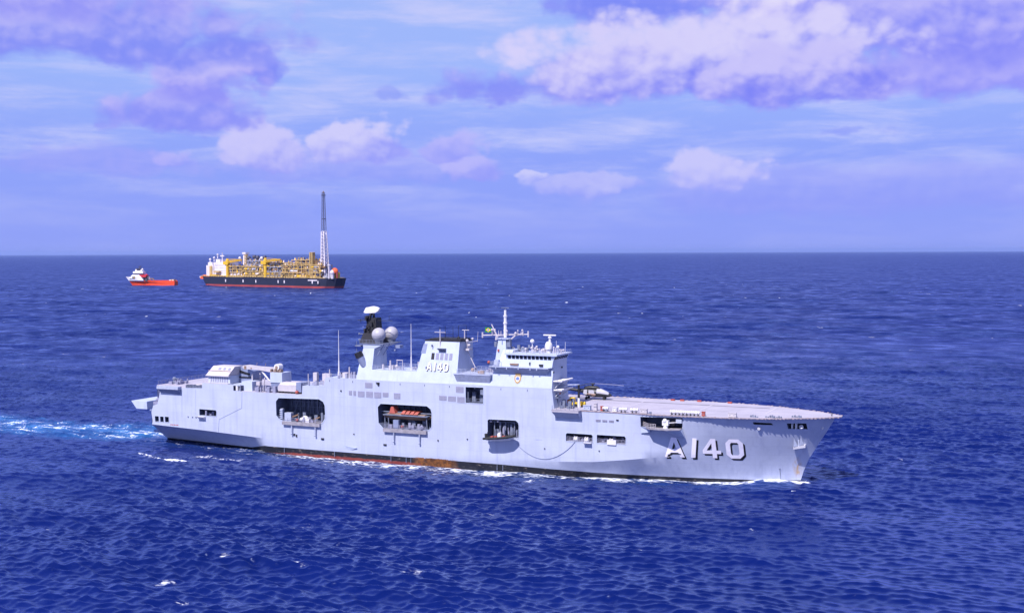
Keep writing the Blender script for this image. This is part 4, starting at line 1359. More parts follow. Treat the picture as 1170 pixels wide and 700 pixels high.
S().hexa([(101.9, zt(29.6), 29.4), (103.4, zt(29.6), 29.4), (103.4, zt(29.6) + .1, 29.4), (101.9, zt(29.6) + .1, 29.4)], [(101.3, zt(30.4), 30.3), (103.5, zt(30.4), 30.3), (103.5, zt(30.4) + 1.3, 30.3), (101.3, zt(30.4) + 1.3, 30.3)]).build('sensor_ledge', M_DGREY, stack)
S().box(99.4, 99.6, 12.9, 13.4, 30.6, 31.2).box(98.2, 98.4, 13.9, 14.4, 25.0, 25.5).build('stack_light', M_DGREY, stack)
b_ = S()
b_.hexa([(107.6, 5, 22.1), (117.0, 5, 22.1), (117.0, 14.84, 22.1), (107.6, 14.84, 22.1)], [(107.2, 5, 24.0), (117.4, 5, 24.0), (117.4, 15.75, 24.0), (107.2, 15.75, 24.0)])
b_.box(107.0, 117.5, 5, 15.8, 24.0, 24.2)
b_.build('signal_gallery', M_GREY, sup)

# bridge
b_ = S()
b_.taper((117.6, 134.0, TI, zt(24.15) - .01), 24.15, (117.7, 133.9, TI, zt(26.5)), 26.5)
b_.taper((118.0, 133.9, TI, 14.5), 26.5, (121.0, 134.0, TI, 14.0), 28.3)
b_.taper((121.2, 134.0, TI + .1, 13.85), 28.3, (121.2, 134.6, TI, 14.05), 29.4)
bridge = b_.build('bridge', M_SUP, ship)
b_ = S()
b_.hexa([(118.4, 13, 24.75), (132.4, 13, 24.75), (132.4, 14.16, 24.75), (118.4, 14.16, 24.75)], [(117.3, 13, 26.3), (133.3, 13, 26.3), (133.3, 15.75, 26.3), (117.3, 15.75, 26.3)])
b_.box(117.2, 133.4, 13, 15.8, 26.3, 26.5)
for s_ in (119, 122, 125.2, 128.4, 130.2):
    b_.box(s_, s_ + .25, 15.3, 15.82, 25.85, 26.3)
b_.build('bridge_ledge', M_GREY, bridge)
b_ = S()
b_.box(120.9, 135.2, TI - .6, 14.5, 29.4, 29.75)
b_.hexa([(118.6, 7, 26.5), (121.2, 7, 26.5), (121.2, 13.9, 26.5), (118.6, 13.9, 26.5)], [(119.4, 7, 30.4), (122.2, 7, 30.4), (122.2, 11.8, 30.4), (119.4, 11.8, 30.4)])
b_.build('bridge_roof', M_SUP, bridge)
for i in range(11):
    s0 = 121.7 + i * 1.09
    S().hexa([(s0, 13.6, 28.42), (s0 + .78, 13.6, 28.42), (s0 + .78, 13.95, 28.42), (s0, 13.95, 28.42)], [(s0, 13.6, 29.25), (s0 + .78, 13.6, 29.25), (s0 + .78, 14.09, 29.25), (s0, 14.09, 29.25)]).build('bridge_window', M_GLASS, bridge)
for i in range(7):
    t0 = 5.5 + i * 1.2
    S().hexa([(133.9, t0, 28.42), (134.09, t0, 28.42), (134.09, t0 + .9, 28.42), (133.9, t0 + .9, 28.42)], [(133.9, t0, 29.25), (134.58, t0, 29.25), (134.58, t0 + .9, 29.25), (133.9, t0 + .9, 29.25)]).build('bridge_window', M_GLASS, bridge)
S().box(122.5, 124.8, 14.0, 14.75, 26.9, 27.25).build('life_raft_locker', M_BROWN, bridge)
S().box(130.5, 131.5, 14.1, 14.8, 26.8, 27.3).box(127.8, 128.0, 14.2, 14.7, 27, 27.7).box(134.02, 134.1, 13.5, 14, 25.2, 25.6).box(134.0, 134.2, 8.3, 8.7, 26, 26.4).build('bridge_fitting', M_BLACK, bridge)
b_ = S()
b_.rail([(117.4, 15.6, 26.5), (120.6, 15.6, 26.5)], 1.1, .8, .05, 3).rail([(117.4, 8, 26.5), (117.4, 15.6, 26.5)], 1.1, 1, .05, 3)
b_.box(118.2, 119.4, 13.8, 14.8, 26.5, 28.0)
b_.rail([(121, 14.2, 29.75), (135, 14.2, 29.75)], .8, 1.1, .04, 2).rail([(135, 14.2, 29.75), (135, 4.8, 29.75)], .8, 1.1, .04, 2)
b_.build('bridge_railing', M_GREY, bridge)
S().ball((116.9, 15.2, 27.4), .42, n=8, m=6).build('lifebuoy', M_ORANGE, bridge)
b_ = S()
for i in range(34):
    s_ = rnd.uniform(122.2, 134.8)
    t_ = rnd.uniform(6, 12.5)
    h_ = rnd.uniform(.4, 1.5)
    b_.tube((s_, t_, 29.75), (s_, t_, 29.75 + h_), rnd.uniform(.06, .2), None, 5)
    if rnd.random() < .5:
        b_.ball((s_, t_, 29.75 + h_), rnd.uniform(.2, .42), n=8, m=5)
b_.build('roof_aerial', M_CREAM, bridge)
b_ = S().tube((126.6, 10, 29.75), (126.6, 10, 32.2), .14, .12, 6).ball((126.6, 10, 32.6), .55, n=12, m=8)
b_.build('satellite_dome', M_WHITE, bridge, smooth=50)
b_ = S().tube((130.9, 9.5, 29.75), (130.9, 9.5, 30.6), .5, .5, 8).loft([[(130.9 + r_ * math.cos(a_), 9.5 + r_ * math.sin(a_), z_) for a_ in np.linspace(0, 6.283, 14, endpoint=False)] for r_, z_ in ((.85, 30.7), (.95, 31.5), (.85, 32.1), (.5, 32.6))])
b_.tube((131.2, 9.5, 32.5), (131.2, 9.5, 34.0), .32, .25, 8).ball((131.2, 9.5, 33.6), .5, .5, .3, 10, 6)
nr = b_.build('director_dome', M_WHITE, bridge, smooth=40)
S().box(129.5, 132.9, 9.3, 9.7, 34.1, 34.4).build('navigation_radar', M_WHITE, bridge)
b_ = S().tube((133.2, 9, 29.75), (133.2, 9, 31.3), .12).ball((133.2, 9, 31.3), .4, n=8, m=6).tube((136.0 - .9, 9, 29.75), (135.2, 9, 32.6), .07, .04).tube((133.6, 11, 29.75), (133.6, 11, 33.0), .04)
b_.build('roof_aerial', M_WHITE, bridge)
S().box(120.3, 121.0, 8.5, 9.2, 30.4, 31.0).box(122.2, 122.9, 9, 9.6, 30.5, 31.5).box(125.2, 125.7, 9, 9.5, 30.8, 31.6).box(123, 125, 8.6, 9.2, 29.75, 30.9).build('roof_cabinet', M_DGREY, bridge)

# foremast
b_ = S()
b_.taper((116.6, 119.8, 8.2, 11.2), 26.5, (117.4, 119.5, 8.7, 10.6), 33.0)
b_.box(116.9, 120.4, 8.0, 11.0, 33.0, 33.15)
b_.box(119.6, 120.6, 8.4, 9.4, 26.5, 30.0)
fm_ = b_.build('foremast', M_SUP, ship)
b_ = S()
b_.tube((112.2, 9.4, 33.7), (125.4, 9.4, 34.3), .17, .15, 6)
b_.tube((112.3, 9.4, 33.1), (112.3, 9.4, 34.5), .22).tube((125.2, 9.4, 33.6), (125.2, 9.4, 35.1), .2)
b_.tube((122.0, 9.4, 34.2), (119.6, 9.4, 32.2), .2, .2, 6).tube((116.6, 9.4, 33.3), (114.9, 9.4, 36.6), .22, .14, 6).tube((116.4, 9.4, 33.9), (116.2, 9.4, 32.6), .3)
for i in range(20):
    s_ = rnd.uniform(114.5, 124.5)
    t_ = 9.4 + rnd.uniform(-.8, .8)
    h_ = rnd.uniform(.3, 1.3)
    b_.tube((s_, t_, 33.9), (s_, t_, 33.9 + h_), .1, .07, 5)
    if rnd.random() < .45:
        b_.ball((s_, t_, 34 + h_), rnd.uniform(.18, .4), n=8, m=5)
for t_ in (6.2, 12.6):
    b_.tube((118.5, 9.4, 33.5), (118.3, t_, 33.9), .12)
b_.build('yardarm', M_CREAM, fm_)
b_ = S()
b_.tube((118.8, 9.4, 33.3), (118.8, 9.4, 36.8), .42, .40, 8).tube((118.8, 9.4, 36.8), (118.8, 9.4, 37.2), .55, .55, 8).tube((118.8, 9.4, 37.2), (118.8, 9.4, 38.6), .38, .36, 8).tube((118.8, 9.4, 38.6), (118.8, 9.4, 39.0), .5, .5, 8).tube((118.8, 9.4, 39.0), (118.8, 9.4, 40.3), .32, .3, 8)
b_.build('topmast', M_WHITE, fm_)
S().tube((117.7, 9.4, 40.9), (119.8, 9.4, 40.9), .09).tube((118.8, 9.4, 40.3), (118.8, 9.4, 41.0), .06).box(119.6, 120.6, 9.4, 10.4, 31.0, 33.0).box(116.0, 116.7, 9.4, 10.2, 30.9, 32.2).build('masthead_aerial', M_DGREY, fm_)
S().box(117.4, 117.8, 10.9, 11.2, 29.8, 30.4).build('mast_light', M_ORANGE, fm_)

# crest on the bridge side: gold rope border round a white shield under a crown
t_c = zt(23.8)
def shield(cx_, cz_, w, h_):
    return [(cx_ - w, cz_ + h_ * .55), (cx_ - w * .4, cz_ + h_ * .62), (cx_ + w * .4, cz_ + h_ * .62), (cx_ + w, cz_ + h_ * .55), (cx_ + w * .95, cz_ - h_ * .3), (cx_ + w * .55, cz_ - h_ * .8), (cx_, cz_ - h_), (cx_ - w * .55, cz_ - h_ * .8), (cx_ - w * .95, cz_ - h_ * .3)]
M_GOLD = emblem_mat('emblem_gold', (.42, .27, .10))
M_EMW = emblem_mat('emblem_white', (.62, .58, .62))
M_EMB = emblem_mat('emblem_blue', (.10, .16, .42))
def plaque(poly, e0, e1, name, mat, par):
    n = len(poly)
    b_ = S()
    b_.add([(s_, zt(z_) + e0, z_) for s_, z_ in poly] + [(s_, zt(z_) + e1, z_) for s_, z_ in poly], [list(range(n, 2 * n))] + [(i, (i + 1) % n, n + (i + 1) % n, n + i) for i in range(n)])
    return b_.build(name, mat, par)
cr = plaque(shield(124.6, 23.55, .95, 1.25), .0, .10, 'crest', M_GOLD, bridge)
plaque(shield(124.6, 23.55, .58, .85), .10, .14, 'crest_field', M_EMW, bridge)
plaque([(124.2, 23.2), (125.0, 23.2), (125.0, 23.8), (124.6, 24.0), (124.2, 23.8)], .14, .17, 'crest_charge', M_EMB, bridge)
plaque([(123.9, 24.4), (125.3, 24.4), (125.4, 25.1), (124.95, 24.75), (124.6, 25.2), (124.25, 24.75), (123.8, 25.1)], .02, .14, 'crest_crown', M_GOLD, bridge)

# front of the island: platforms with booms, forward sponson, derrick post
for (z_, s1) in ((23.2, 138.4), (21.0, 137.6)):
    b_ = S()
    for i in range(8):
        t_ = 7.2 + i * .95
        b_.tube((134.0, t_, z_), (134.0 + 2.4, t_, z_ + .25), .12, .1, 5)
    for k_ in (135.0, 136.3):
        b_.tube((k_, 7.0, z_ + .15), (k_, 14.2, z_ + .1), .16, .16, 5)
    b_.box(134.0, 136.4, 7.2, 14.2, z_ - .10, z_)
    for i in range(3):
        b_.tube((134.1, 8 + i * 2.6, z_ - 1.8), (136.0, 8 + i * 2.6, z_), .09, .09, 5)
    b_.build('boom_platform', M_WHITE, sup)
b_ = S()
b_.tube((139.6, 11, 16.5), (139.6, 11, 19.0), .34, .3, 8)
b_.build('derrick_post_foot', M_WHITE, sup)
S().tube((139.6, 11, 19.0), (139.6, 11, 22.3), .3, .26, 8).build('derrick_post', M_BLACK, sup)
S().tube((134.2, 10.6, 21.9), (139.8, 11, 22.3), .17, .14, 6).build('derrick_boom', M_GREY, sup)
b_ = S()
b_.hexa([(135.4, 14.5, 14.3), (141.7, 14.5, 14.3), (141.7, 15.05, 14.3), (135.4, 15.05, 14.3)], [(134.8, 14.5, 16.0), (141.8, 14.5, 16.0), (141.8, 16.9, 16.0), (134.8, 16.9, 16.0)])
fsp = b_.build('forward_sponson', M_GREY, hull)
S().box(134.7, 141.9, 11, 17.0, 16.53, 16.58).box(134.75, 141.85, 15.0, 16.95, 16.0, 16.53).build('sponson_deck', M_DECK, hull)
b_ = S().rail([(134.9, 16.8, 16.58), (141.7, 16.8, 16.58)], 1.0, 1.1, .045, 2)
clutter(b_, 8, 135, 138.5, 11.5, 14.6, 16.58, .6, 2.2, .3, .8)
b_.tube((134.4, 12.4, 16.5), (134.5, 12.4, 19), .2).ball((134.5, 12.5, 19.6), .4, n=8, m=6)
b_.box(134.2, 135.2, 12, 13.6, 19.0, 19.2)
b_.build('sponson_gear', M_DGREY, hull)
S().ball((134.9, 12, 20.1), .3, n=8, m=6).build('lifebuoy', M_ORANGE, sup)

# ------------------------------------------------------------------ stern
b_ = S()
b_.prism_y([(-14.8 + 14, 9.7), (-8.8 + 14, 9.7), (-8.6 + 14, 7.4), (-12.8 + 14, 7.4)], -5.0, 6.5)
b_.v = [(x - 7.4, y, z + .9) for x, y, z in b_.v]
ramp = b_.build('stern_ramp', M_SUP, ship)
b_ = S()
b_.hexa([(-1.2, 2.0, 7.2), (7.4, 2.0, 5.2), (7.4, 6.4, 5.2), (-1.2, 6.4, 8.0)], [(-1.2, 2.0, 8.2), (7.4, 2.0, 9.0), (7.4, 6.4, 9.0), (-1.2, 6.4, 8.3)])
b_.build('ramp_bracket', M_STEELD, ship)
b_ = S()
b_.box(10.6, 18.4, 14.9, 16.5, 16.1, 16.9)
b_.build('quarter_gallery', M_GREY, hull)
S().hexa([(10.7, 14.98, 14.9), (18.0, 14.98, 14.5), (18.0, 15.0, 14.5), (10.7, 15.0, 14.9)], [(10.7, 14.98, 16.1), (18.3, 14.98, 16.1), (18.3, 16.2, 16.1), (10.7, 16.2, 16.1)]).build('gallery_soffit', M_STEELD, hull)
b_ = S()
b_.tube((9.0, 12.6, 11.4), (9.4, 14, 15.4), .25).tube((8.2, 13.6, 11.3), (10.3, 14.2, 14.6), .2).box(7.4, 9.6, 12.2, 14.4, 11.2, 12.0).ball((8.4, 13.6, 12.5), .55, n=8, m=6).tube((8.4, 12, 14.0), (8.8, 12.4, 16), .3)
clutter(b_, 8, 6.6, 9.4, 11.6, 14.2, 11.4, .3, 1.3, .3, .8)
b_.build('quarter_gear', M_LOUV, hull)
b_ = S()
clutter(b_, 16, 6.5, 12, 3, 9.5, 16.52, .3, 1.3, .3, 1.1)
b_.rail([(6.4, -12, 16.52), (6.4, 11, 16.52)], 1.1, 1.6, .05, 3)
b_.build('deck_gear', M_LOUV, fdeck)
b_ = S().tube((9.0, 7.0, 16.5), (9.0, 7.0, 17.6), .5, .4, 8).ball((9.0, 7.0, 18.0), .6, n=8, m=6).tube((9.2, 7, 18), (11.0, 7.4, 18.2), .15)
b_.build('stern_gun', M_DGREY, fdeck)
b_ = S()
for i in range(12):
    b_.box(19.6 + i * .55, 19.95 + i * .55, 13.2, 14.6, 16.5, 17.3 + rnd.uniform(-.1, .2))
b_.build('louvre_box', M_DGREY, fdeck)
S().hexa([(19, 10.6, 16.5), (26, 10.6, 16.5), (26, 13.4, 16.5), (19, 13.4, 16.5)], [(20.5, 10.8, 17.4), (26, 10.8, 18.0), (26, 13.2, 17.8), (20, 13.2, 17.2)]).build('deck_casing', M_CREAM, fdeck)
# aft deckhouse with a sloping roof
b_ = S()
b_.prism_x([(8.2, 18.3), (13.6, 18.3), (13.6, 20.45), (8.2, 20.45)], 27.0, 34.7)
dh_ = b_.build('aft_deckhouse', M_SUP, ship)
b_ = S().hexa([(26.6, 8, 20.45), (34.6, 8, 20.45), (34.4, 14.2, 20.45), (26.6, 14.2, 20.45)], [(28.2, 8, 23.0), (35.2, 8, 23.0), (35.2, 12.0, 23.0), (27.6, 12.0, 23.0)])
b_.build('sloping_roof', M_CREAM, dh_)
b_ = S()
for i in range(3):
    a0 = 30.0 + i * 1.7
    b_.hexa([(a0, 12.5, 22.1), (a0 + .8, 12.5, 22.1), (a0 + .8, 12.92, 22.05), (a0, 12.92, 22.05)], [(a0, 12.2, 22.6), (a0 + .8, 12.2, 22.6), (a0 + .8, 12.46, 22.6), (a0, 12.46, 22.6)])
b_.build('roof_vent', M_LOUV, dh_)
S().hexa([(26.7, 13.16, 21.68), (34.6, 13.16, 21.68), (34.6, 13.28, 21.68), (26.7, 13.28, 21.68)], [(26.7, 13.05, 21.8), (34.6, 13.05, 21.8), (34.6, 13.2, 21.8), (26.7, 13.2, 21.8)]).build('roof_rib', M_RUSTY, dh_)
b_ = S()
for i in range(8):
    b_.box(27.9 + i * .8, 28.3 + i * .8, 13.6, 13.68, 18.6, 20.0)
b_.build('deckhouse_window', M_LOUV, dh_)
b_ = S()
b_.box(26.2, 34.9, 13.6, 14.9, 18.28, 18.4).rail([(26.2, 14.8, 18.4), (34.9, 14.8, 18.4)], .5, 1.2, .04, 1)
b_.box(26.6, 34.8, 13.62, 14.3, 20.28, 20.5)
b_.build('deckhouse_ledge', M_CREAM, dh_)
b_ = S()
b_.prism_y([(34.75, 18.3), (38.8, 18.3), (39.4, 19.5), (39.4, 21.6), (37.5, 22.4), (34.75, 22.9)], 4.5, 9.5)
b_.build('deckhouse_annex', M_STEELD, dh_)
S().hexa([(35, 9.4, 21.0), (38.4, 9.4, 20.4), (38.4, 9.6, 20.4), (35, 9.6, 21.0)], [(35, 9.4, 21.8), (38.6, 9.4, 20.9), (38.6, 9.6, 20.9), (35, 9.6, 21.8)]).box(34.8, 38.8, 9.5, 9.7, 19.6, 20.0).build('annex_opening', M_BLACK, dh_)
S().hexa([(38.0, 9.0, 16.5), (42.2, 9.0, 16.5), (42.2, 13.4, 16.5), (38.0, 13.4, 16.5)], [(38.4, 9.4, 19.1), (42.0, 9.4, 19.1), (42.0, 13.2, 19.1), (38.5, 13.2, 19.1)]).build('vent_house', M_SUP, ship)
b_ = S()
clutter(b_, 26, 42.6, 50.8, 11.5, 14.6, 16.52, .4, 1.8, .25, 1.0)
for i in range(7):
    s_ = rnd.uniform(43, 50)
    b_.ball((s_, 13.8, 17.0), rnd.uniform(.3, .6), n=8, m=5)
b_.build('deck_gear', M_LOUV, fdeck)
b_ = S()
b_.tube((45.2, 12.6, 16.5), (45.8, 12.4, 20.4), .22, .2, 6).tube((44.0, 12.8, 16.5), (44.2, 12.8, 18.8), .25, .25, 6).box(43.4, 44.6, 12.2, 13.2, 18.2, 19.2).box(39.6, 39.9, 10, 10.2, 19, 21).box(40.8, 41.1, 8, 8.2, 19, 21)
b_.build('deck_post', M_CREAM, fdeck)
# deck crane
b_ = S()
b_.taper((48.6, 51.9, 9.2, 12.8), 16.5, (48.2, 52.2, 9.0, 13.0), 19.2)
b_.build('crane_pedestal', M_STEELD, ship)
b_ = S()
b_.box(48.2, 52.2, 8.8, 13.2, 19.2, 22.0)
b_.build('crane_house', M_SUP, ship)
b_ = S()
b_.prism_y([(37.6, 22.7), (38.4, 22.4), (43.0, 22.35), (46.6, 21.9), (48.6, 22.0), (50.4, 22.1), (50.2, 23.0), (47.8, 23.2), (43, 23.3), (39.4, 23.6), (37.7, 23.4)], 10.5, 11.7)
b_.build('crane_jib', M_CREAM, ship)
b_ = S()
b_.tube((49.6, 10.2, 23.4), (49.6, 12.1, 23.4), .88, .88, 14)
b_.build('crane_sheave', M_WHITE, ship)
b_ = S().tube((49.6, 12.1, 23.3), (49.6, 12.2, 23.3), .45, .45, 10)
for i in range(9):
    s_ = rnd.uniform(47, 51.4)
    b_.box(s_, s_ + .4, 11.5, 12.6, 21.9, 22.4 + rnd.uniform(0, .6))
b_.box(40.4, 40.9, 11.6, 11.8, 22.6, 22.9).box(38.3, 38.9, 11.6, 11.9, 22.3, 23.3).tube((42, 11, 23.5), (42.2, 11, 24.3), .06).tube((45, 11, 23.5), (45.2, 11, 24.2), .06)
b_.build('crane_fitting', M_RUSTY, ship)
S().tube((43.8, 11.1, 22.0), (46.4, 11.1, 19.4), .24, .24, 8).tube((46.4, 11.1, 19.4), (48.4, 11.1, 19.3), .2, .2, 6).build('crane_ram', M_WHITE, ship)
# ------------------------------------------------------------------ boats in the bays
def ring_boat(x, half, zt_, zb, n=8):
    """one cross-section of a small boat: sheer to keel to sheer"""
    out = []
    for i in range(n + 1):
        a = math.pi * i / n
        out.append((x, half * math.cos(a), zb + (zt_ - zb) * (1 - math.sin(a)) ** .8))
    return out
lc = thing('landing_craft', 'brown landing craft under orange red canopies hung in the middle boat bay', 'boat', on_ship(92.5, 13.4, 11.2), HEAD)
lb = MB()
rings = [ring_boat(x, h_, 1.25, zb) for x, h_, zb in ((-7, 1.2, .35), (-6, 1.5, .1), (0, 1.6, 0), (4, 1.5, .05), (6, 1.0, .3), (7, .3, .7))]
lb.loft(rings)
lb.build('hull', M_BROWN, lc, smooth=40)
MB().box(-6.8, 6.6, -1.75, 1.75, 1.2, 1.42).build('gunwale', M_DGREY, lc)
MB().box(-5.6, -1.4, -1.4, 1.4, 1.42, 1.75).box(-1.2, 5.5, -1.2, 1.2, 1.42, 1.62).build('deck', M_RUSTY, lc)
MB().hexa([(-5.0, -1.5, 1.75), (-3.2, -1.5, 1.75), (-3.2, 1.2, 1.75), (-5.0, 1.2, 1.75)], [(-4.7, -1.1, 3.4), (-4.0, -1.1, 3.5), (-4.0, 1, 3.5), (-4.7, 1, 3.4)]).build('wheelhouse', M_ORANGE, lc)
for i in range(4):
    x0 = -1.6 + i * 1.3
    MB().hexa([(x0, -1.5, 1.7), (x0 + 1.15, -1.5, 1.7), (x0 + 1.15, 1.3, 1.7), (x0, 1.3, 1.7)], [(x0 + .5, -1.0, 2.5 - i * .05), (x0 + 1.35, -1.0, 2.5 - i * .05), (x0 + 1.35, 1, 2.5), (x0 + .5, 1, 2.5)]).build('canopy', M_ORANGE, lc)
rib = thing('inflatable_boat', 'white inflatable boat with black tube slung outside the small boat bay', 'boat', on_ship(120.9, 16.9, 8.0), HEAD)
rib.rotation_euler = (0, R(-4.5), HEAD)
b_ = MB()
b_.loft([ring_boat(x, h_, .75, zb) for x, h_, zb in ((-3.9, .9, .25), (-3, 1.1, .0), (0, 1.15, -.1), (2.4, .9, .0), (3.7, .25, .45))])
b_.build('hull', M_WHITE, rib, smooth=40)
b_ = MB()
b_.path([(-4.4, -.7, .72), (-3.6, -1.15, .78), (0, -1.22, .85), (2.4, -.95, .95), (3.7, -.3, 1.15), (4.0, 0, 1.2), (3.7, .3, 1.15), (2.4, .95, .95), (0, 1.22, .85), (-3.6, 1.15, .78), (-4.4, .7, .72)], .30, 10)
b_.build('inflatable_tube', M_RUBBER, rib, smooth=50)
MB().box(-.6, .3, -.4, .4, .7, 1.9).box(-.3, .3, -.35, .35, 1.9, 2.1).build('console', M_WHITE, rib)
for x in (-2.2, -1.2, 1.0):
    MB().box(x - .3, x + .3, -.5, .5, .7, 1.25).build('seat', M_ORANGE, rib)
MB().box(-4.2, -3.7, -.3, .3, .6, 1.9).tube((-3.2, -.6, .9), (-3.2, -.6, 2.3), .06).tube((-3.2, .6, .9), (-3.2, .6, 2.3), .06).tube((-3.2, -.6, 2.3), (-3.2, .6, 2.3), .06).build('outboard_engine', M_RUBBER, rib)

# ------------------------------------------------------------------ helicopter on the flight deck
M_HELI = paint('helicopter_grey', (.030, .031, .038), .45, amt=.3, scale=1.2)
M_COVER = paint('pale_canvas_cover', (.42, .41, .47), .8, amt=.15, scale=1.5)
he = thing('helicopter', 'dark helicopter with pale nose cover and folded rotor parked on the flight deck', 'helicopter', on_ship(136.6, -7.0, 16.53), HEAD + R(6))
he.scale = (1.12, 1.12, 1.12)
def oval(x, w, z0, z1, n=14):
    return [(x, w * math.cos(a), (z0 + z1) / 2 + (z1 - z0) / 2 * math.sin(a)) for a in np.linspace(0, 2 * math.pi, n, endpoint=False)]
MB().loft([oval(-2.6, .5, 1.3, 2.4), oval(-1.9, .85, .75, 2.5), oval(0, .98, .5, 2.55), oval(1.8, .95, .5, 2.4), oval(3.0, .8, .55, 1.95), oval(3.9, .5, .65, 1.5), oval(4.3, .15, .85, 1.2)]).build('fuselage', M_HELI, he, smooth=50)
MB().loft([oval(-6.8, .14, 2.0, 2.4), oval(-4.8, .26, 1.75, 2.4), oval(-2.4, .5, 1.35, 2.4)]).build('tail_boom', M_HELI, he, smooth=50)
MB().prism_y([(-7.1, 1.9), (-6.2, 1.9), (-6.6, 3.7), (-7.4, 3.7)], -.09, .09).box(-7.4, -6.6, -.9, .1, 3.3, 3.38).build('tail_fin', M_COVER, he)
MB().loft([oval(-2.2, .4, 2.3, 2.9), oval(-1.2, .6, 2.3, 3.15), oval(.6, .6, 2.3, 3.15), oval(1.5, .35, 2.3, 2.75)]).build('engine_cowling', M_HELI, he, smooth=50)
b_ = MB()
b_.loft([oval(.9, 1.03, .85, 2.62), oval(1.9, 1.0, .85, 2.46), oval(3.0, .84, .9, 2.0), oval(3.7, .6, .9, 1.62)])
b_.build('nose_cover', M_COVER, he, smooth=50)
MB().hexa([(-1.0, -1.03, .9), (.55, -1.03, .9), (.55, -.9, .9), (-1.0, -.9, .9)], [(-1.0, -.97, 2.2), (.2, -.97, 2.2), (.2, -.8, 2.2), (-1.0, -.8, 2.2)]).build('cabin_door', M_COVER, he)
MB().hexa([(-2.3, -.9, 1.3), (-1.4, -1.0, 1.1), (-1.4, -.8, 1.1), (-2.3, -.7, 1.3)], [(-2.2, -.8, 2.2), (-1.4, -.88, 2.3), (-1.4, -.7, 2.3), (-2.2, -.6, 2.2)]).build('panel', M_COVER, he)
rh = MB().tube((-.2, 0, 3.1), (-.2, 0, 3.65), .22, .18, 8).tube((-.2, 0, 3.5), (-.2, 0, 3.75), .55, .5, 10).build('rotor_head', M_HELI, he)
for a, L, dr in ((12, 7.2, -.45), (150, 6.4, -1.6), (172, 6.4, -1.9), (198, 6.4, -1.7)):
    ca, sa = math.cos(R(a)), math.sin(R(a))
    bl = MB()
    bl.loft([[(-.2 + ca * r_ - sa * w, sa * r_ + ca * w, 3.62 + dr * (r_ / L) ** 1.6 + z_) for w, z_ in ((-.22, 0), (.22, 0), (.22, .07), (-.22, .07))] for r_ in np.linspace(.4, L, 7)])
    bl.build('rotor_blade', M_LOUV if a == 12 else M_HELI, he)
for (x, y) in ((2.6, -.6), (2.6, .6), (-1.5, -1.1), (-1.5, 1.1)):
    wl = MB().tube((x, y, .65), (x, y, 1.0), .09).build('landing_gear', M_HELI, he)
    MB().tube((x, y - .12, .33), (x, y + .12, .33), .33, .33, 12).tube((x, y, .33), (x, y, .75), .08).build('wheel', M_RUBBER, wl)
MB().box(-.2, .5, -1.25, -1.05, .8, 1.3).tube((-1.3, -1.3, 1.3), (.8, -1.3, 1.2), .2, .2, 8).build('weapon_pylon', M_RUSTY, he)

# ------------------------------------------------------------------ things standing on the flight deck
tr_ = thing('deck_tractor', 'yellow deck tractor with a tall red backed cab beside the island', 'tractor', on_ship(137.5, 9.2, 16.58), HEAD + R(8))
MB().taper((-1.3, 1.2, -.75, .75), .45, (-1.2, 1.0, -.7, .7), 1.05).build('body', M_YEL, tr_)
MB().box(-.9, -.75, -.6, .6, 1.0, 2.3).box(.2, .32, -.6, .6, 1.0, 2.1).box(-.95, .35, -.65, .65, 2.1, 2.25).build('cab', M_YEL, tr_)
MB().box(-1.5, -1.2, -.6, .6, .8, 1.7).build('radiator_guard', M_ORANGE, tr_)
MB().box(-.6, 0, -.3, .3, 1.05, 1.4).box(-.65, -.55, -.3, .3, 1.4, 1.9).build('seat', M_RUBBER, tr_)
for x in (-.85, .75):
    for y in (-.75, .75):
        MB().tube((x, y - .14, .4), (x, y + .14, .4), .4, .4, 12).build('wheel', M_RUBBER, tr_)
dy = thing('hose_trolley', 'small round backed yellow trolley in front of the derrick post', 'trolley', on_ship(139.9, 8.6, 16.55), HEAD)
MB().tube((-.35, 0, .75), (.45, 0, .75), .55, .55, 14).build('drum', M_YEL, dy)
MB().box(-.6, .6, -.5, .5, .22, .34).box(-.65, -.55, -.5, .5, .3, 1.3).build('frame', M_YEL, dy)
for y in (-.5, .5):
    MB().tube((-.3, y - .06, .22), (-.3, y + .06, .22), .22, .22, 10).build('wheel', M_RUBBER, dy)
def raft(s_, lab, tilt=0.0, L=1.75):
    r_ = thing('life_raft_canister', lab, 'life raft', on_ship(s_, dk_t(s_) - .75, 16.53), HEAD + R(tilt), 'white life raft canisters along the deck edge')
    b_ = MB().tube((-L / 2, 0, .72), (L / 2, 0, .72), .42, .42, 14).ball((-L / 2, 0, .72), .14, .42, .42, 14, 8).ball((L / 2, 0, .72), .14, .42, .42, 14, 8)
    cn = b_.build('canister', M_WHITE, r_, smooth=50)
    for x in (-.45, .45):
        MB().tube((x - .04, 0, .72), (x + .04, 0, .72), .435, .435, 14).build('strap', M_RUBBER, cn)
        MB().hexa([(x - .1, -.45, 0), (x + .1, -.45, 0), (x + .1, .45, 0), (x - .1, .45, 0)], [(x - .1, -.36, .5), (x + .1, -.36, .5), (x + .1, .36, .5), (x - .1, .36, .5)]).build('cradle', M_RUBBER, r_)
    return r_
raft(147.9, 'short white life raft canister just forward of the red hose box', 0, 1.3)
raft(152.4, 'white life raft canister, aft one of the lone pair above the gun bay', 12)
raft(155.2, 'white life raft canister, forward one of the lone pair above the gun bay', 12)
for k_, (s_, w) in enumerate(((164.9, 'aftmost'), (166.7, 'second from aft'), (168.5, 'third from aft'), (170.3, 'foremost'))):
    raft(s_, f'white life raft canister, {w} in the row of four above the big A140', 4, 1.55)
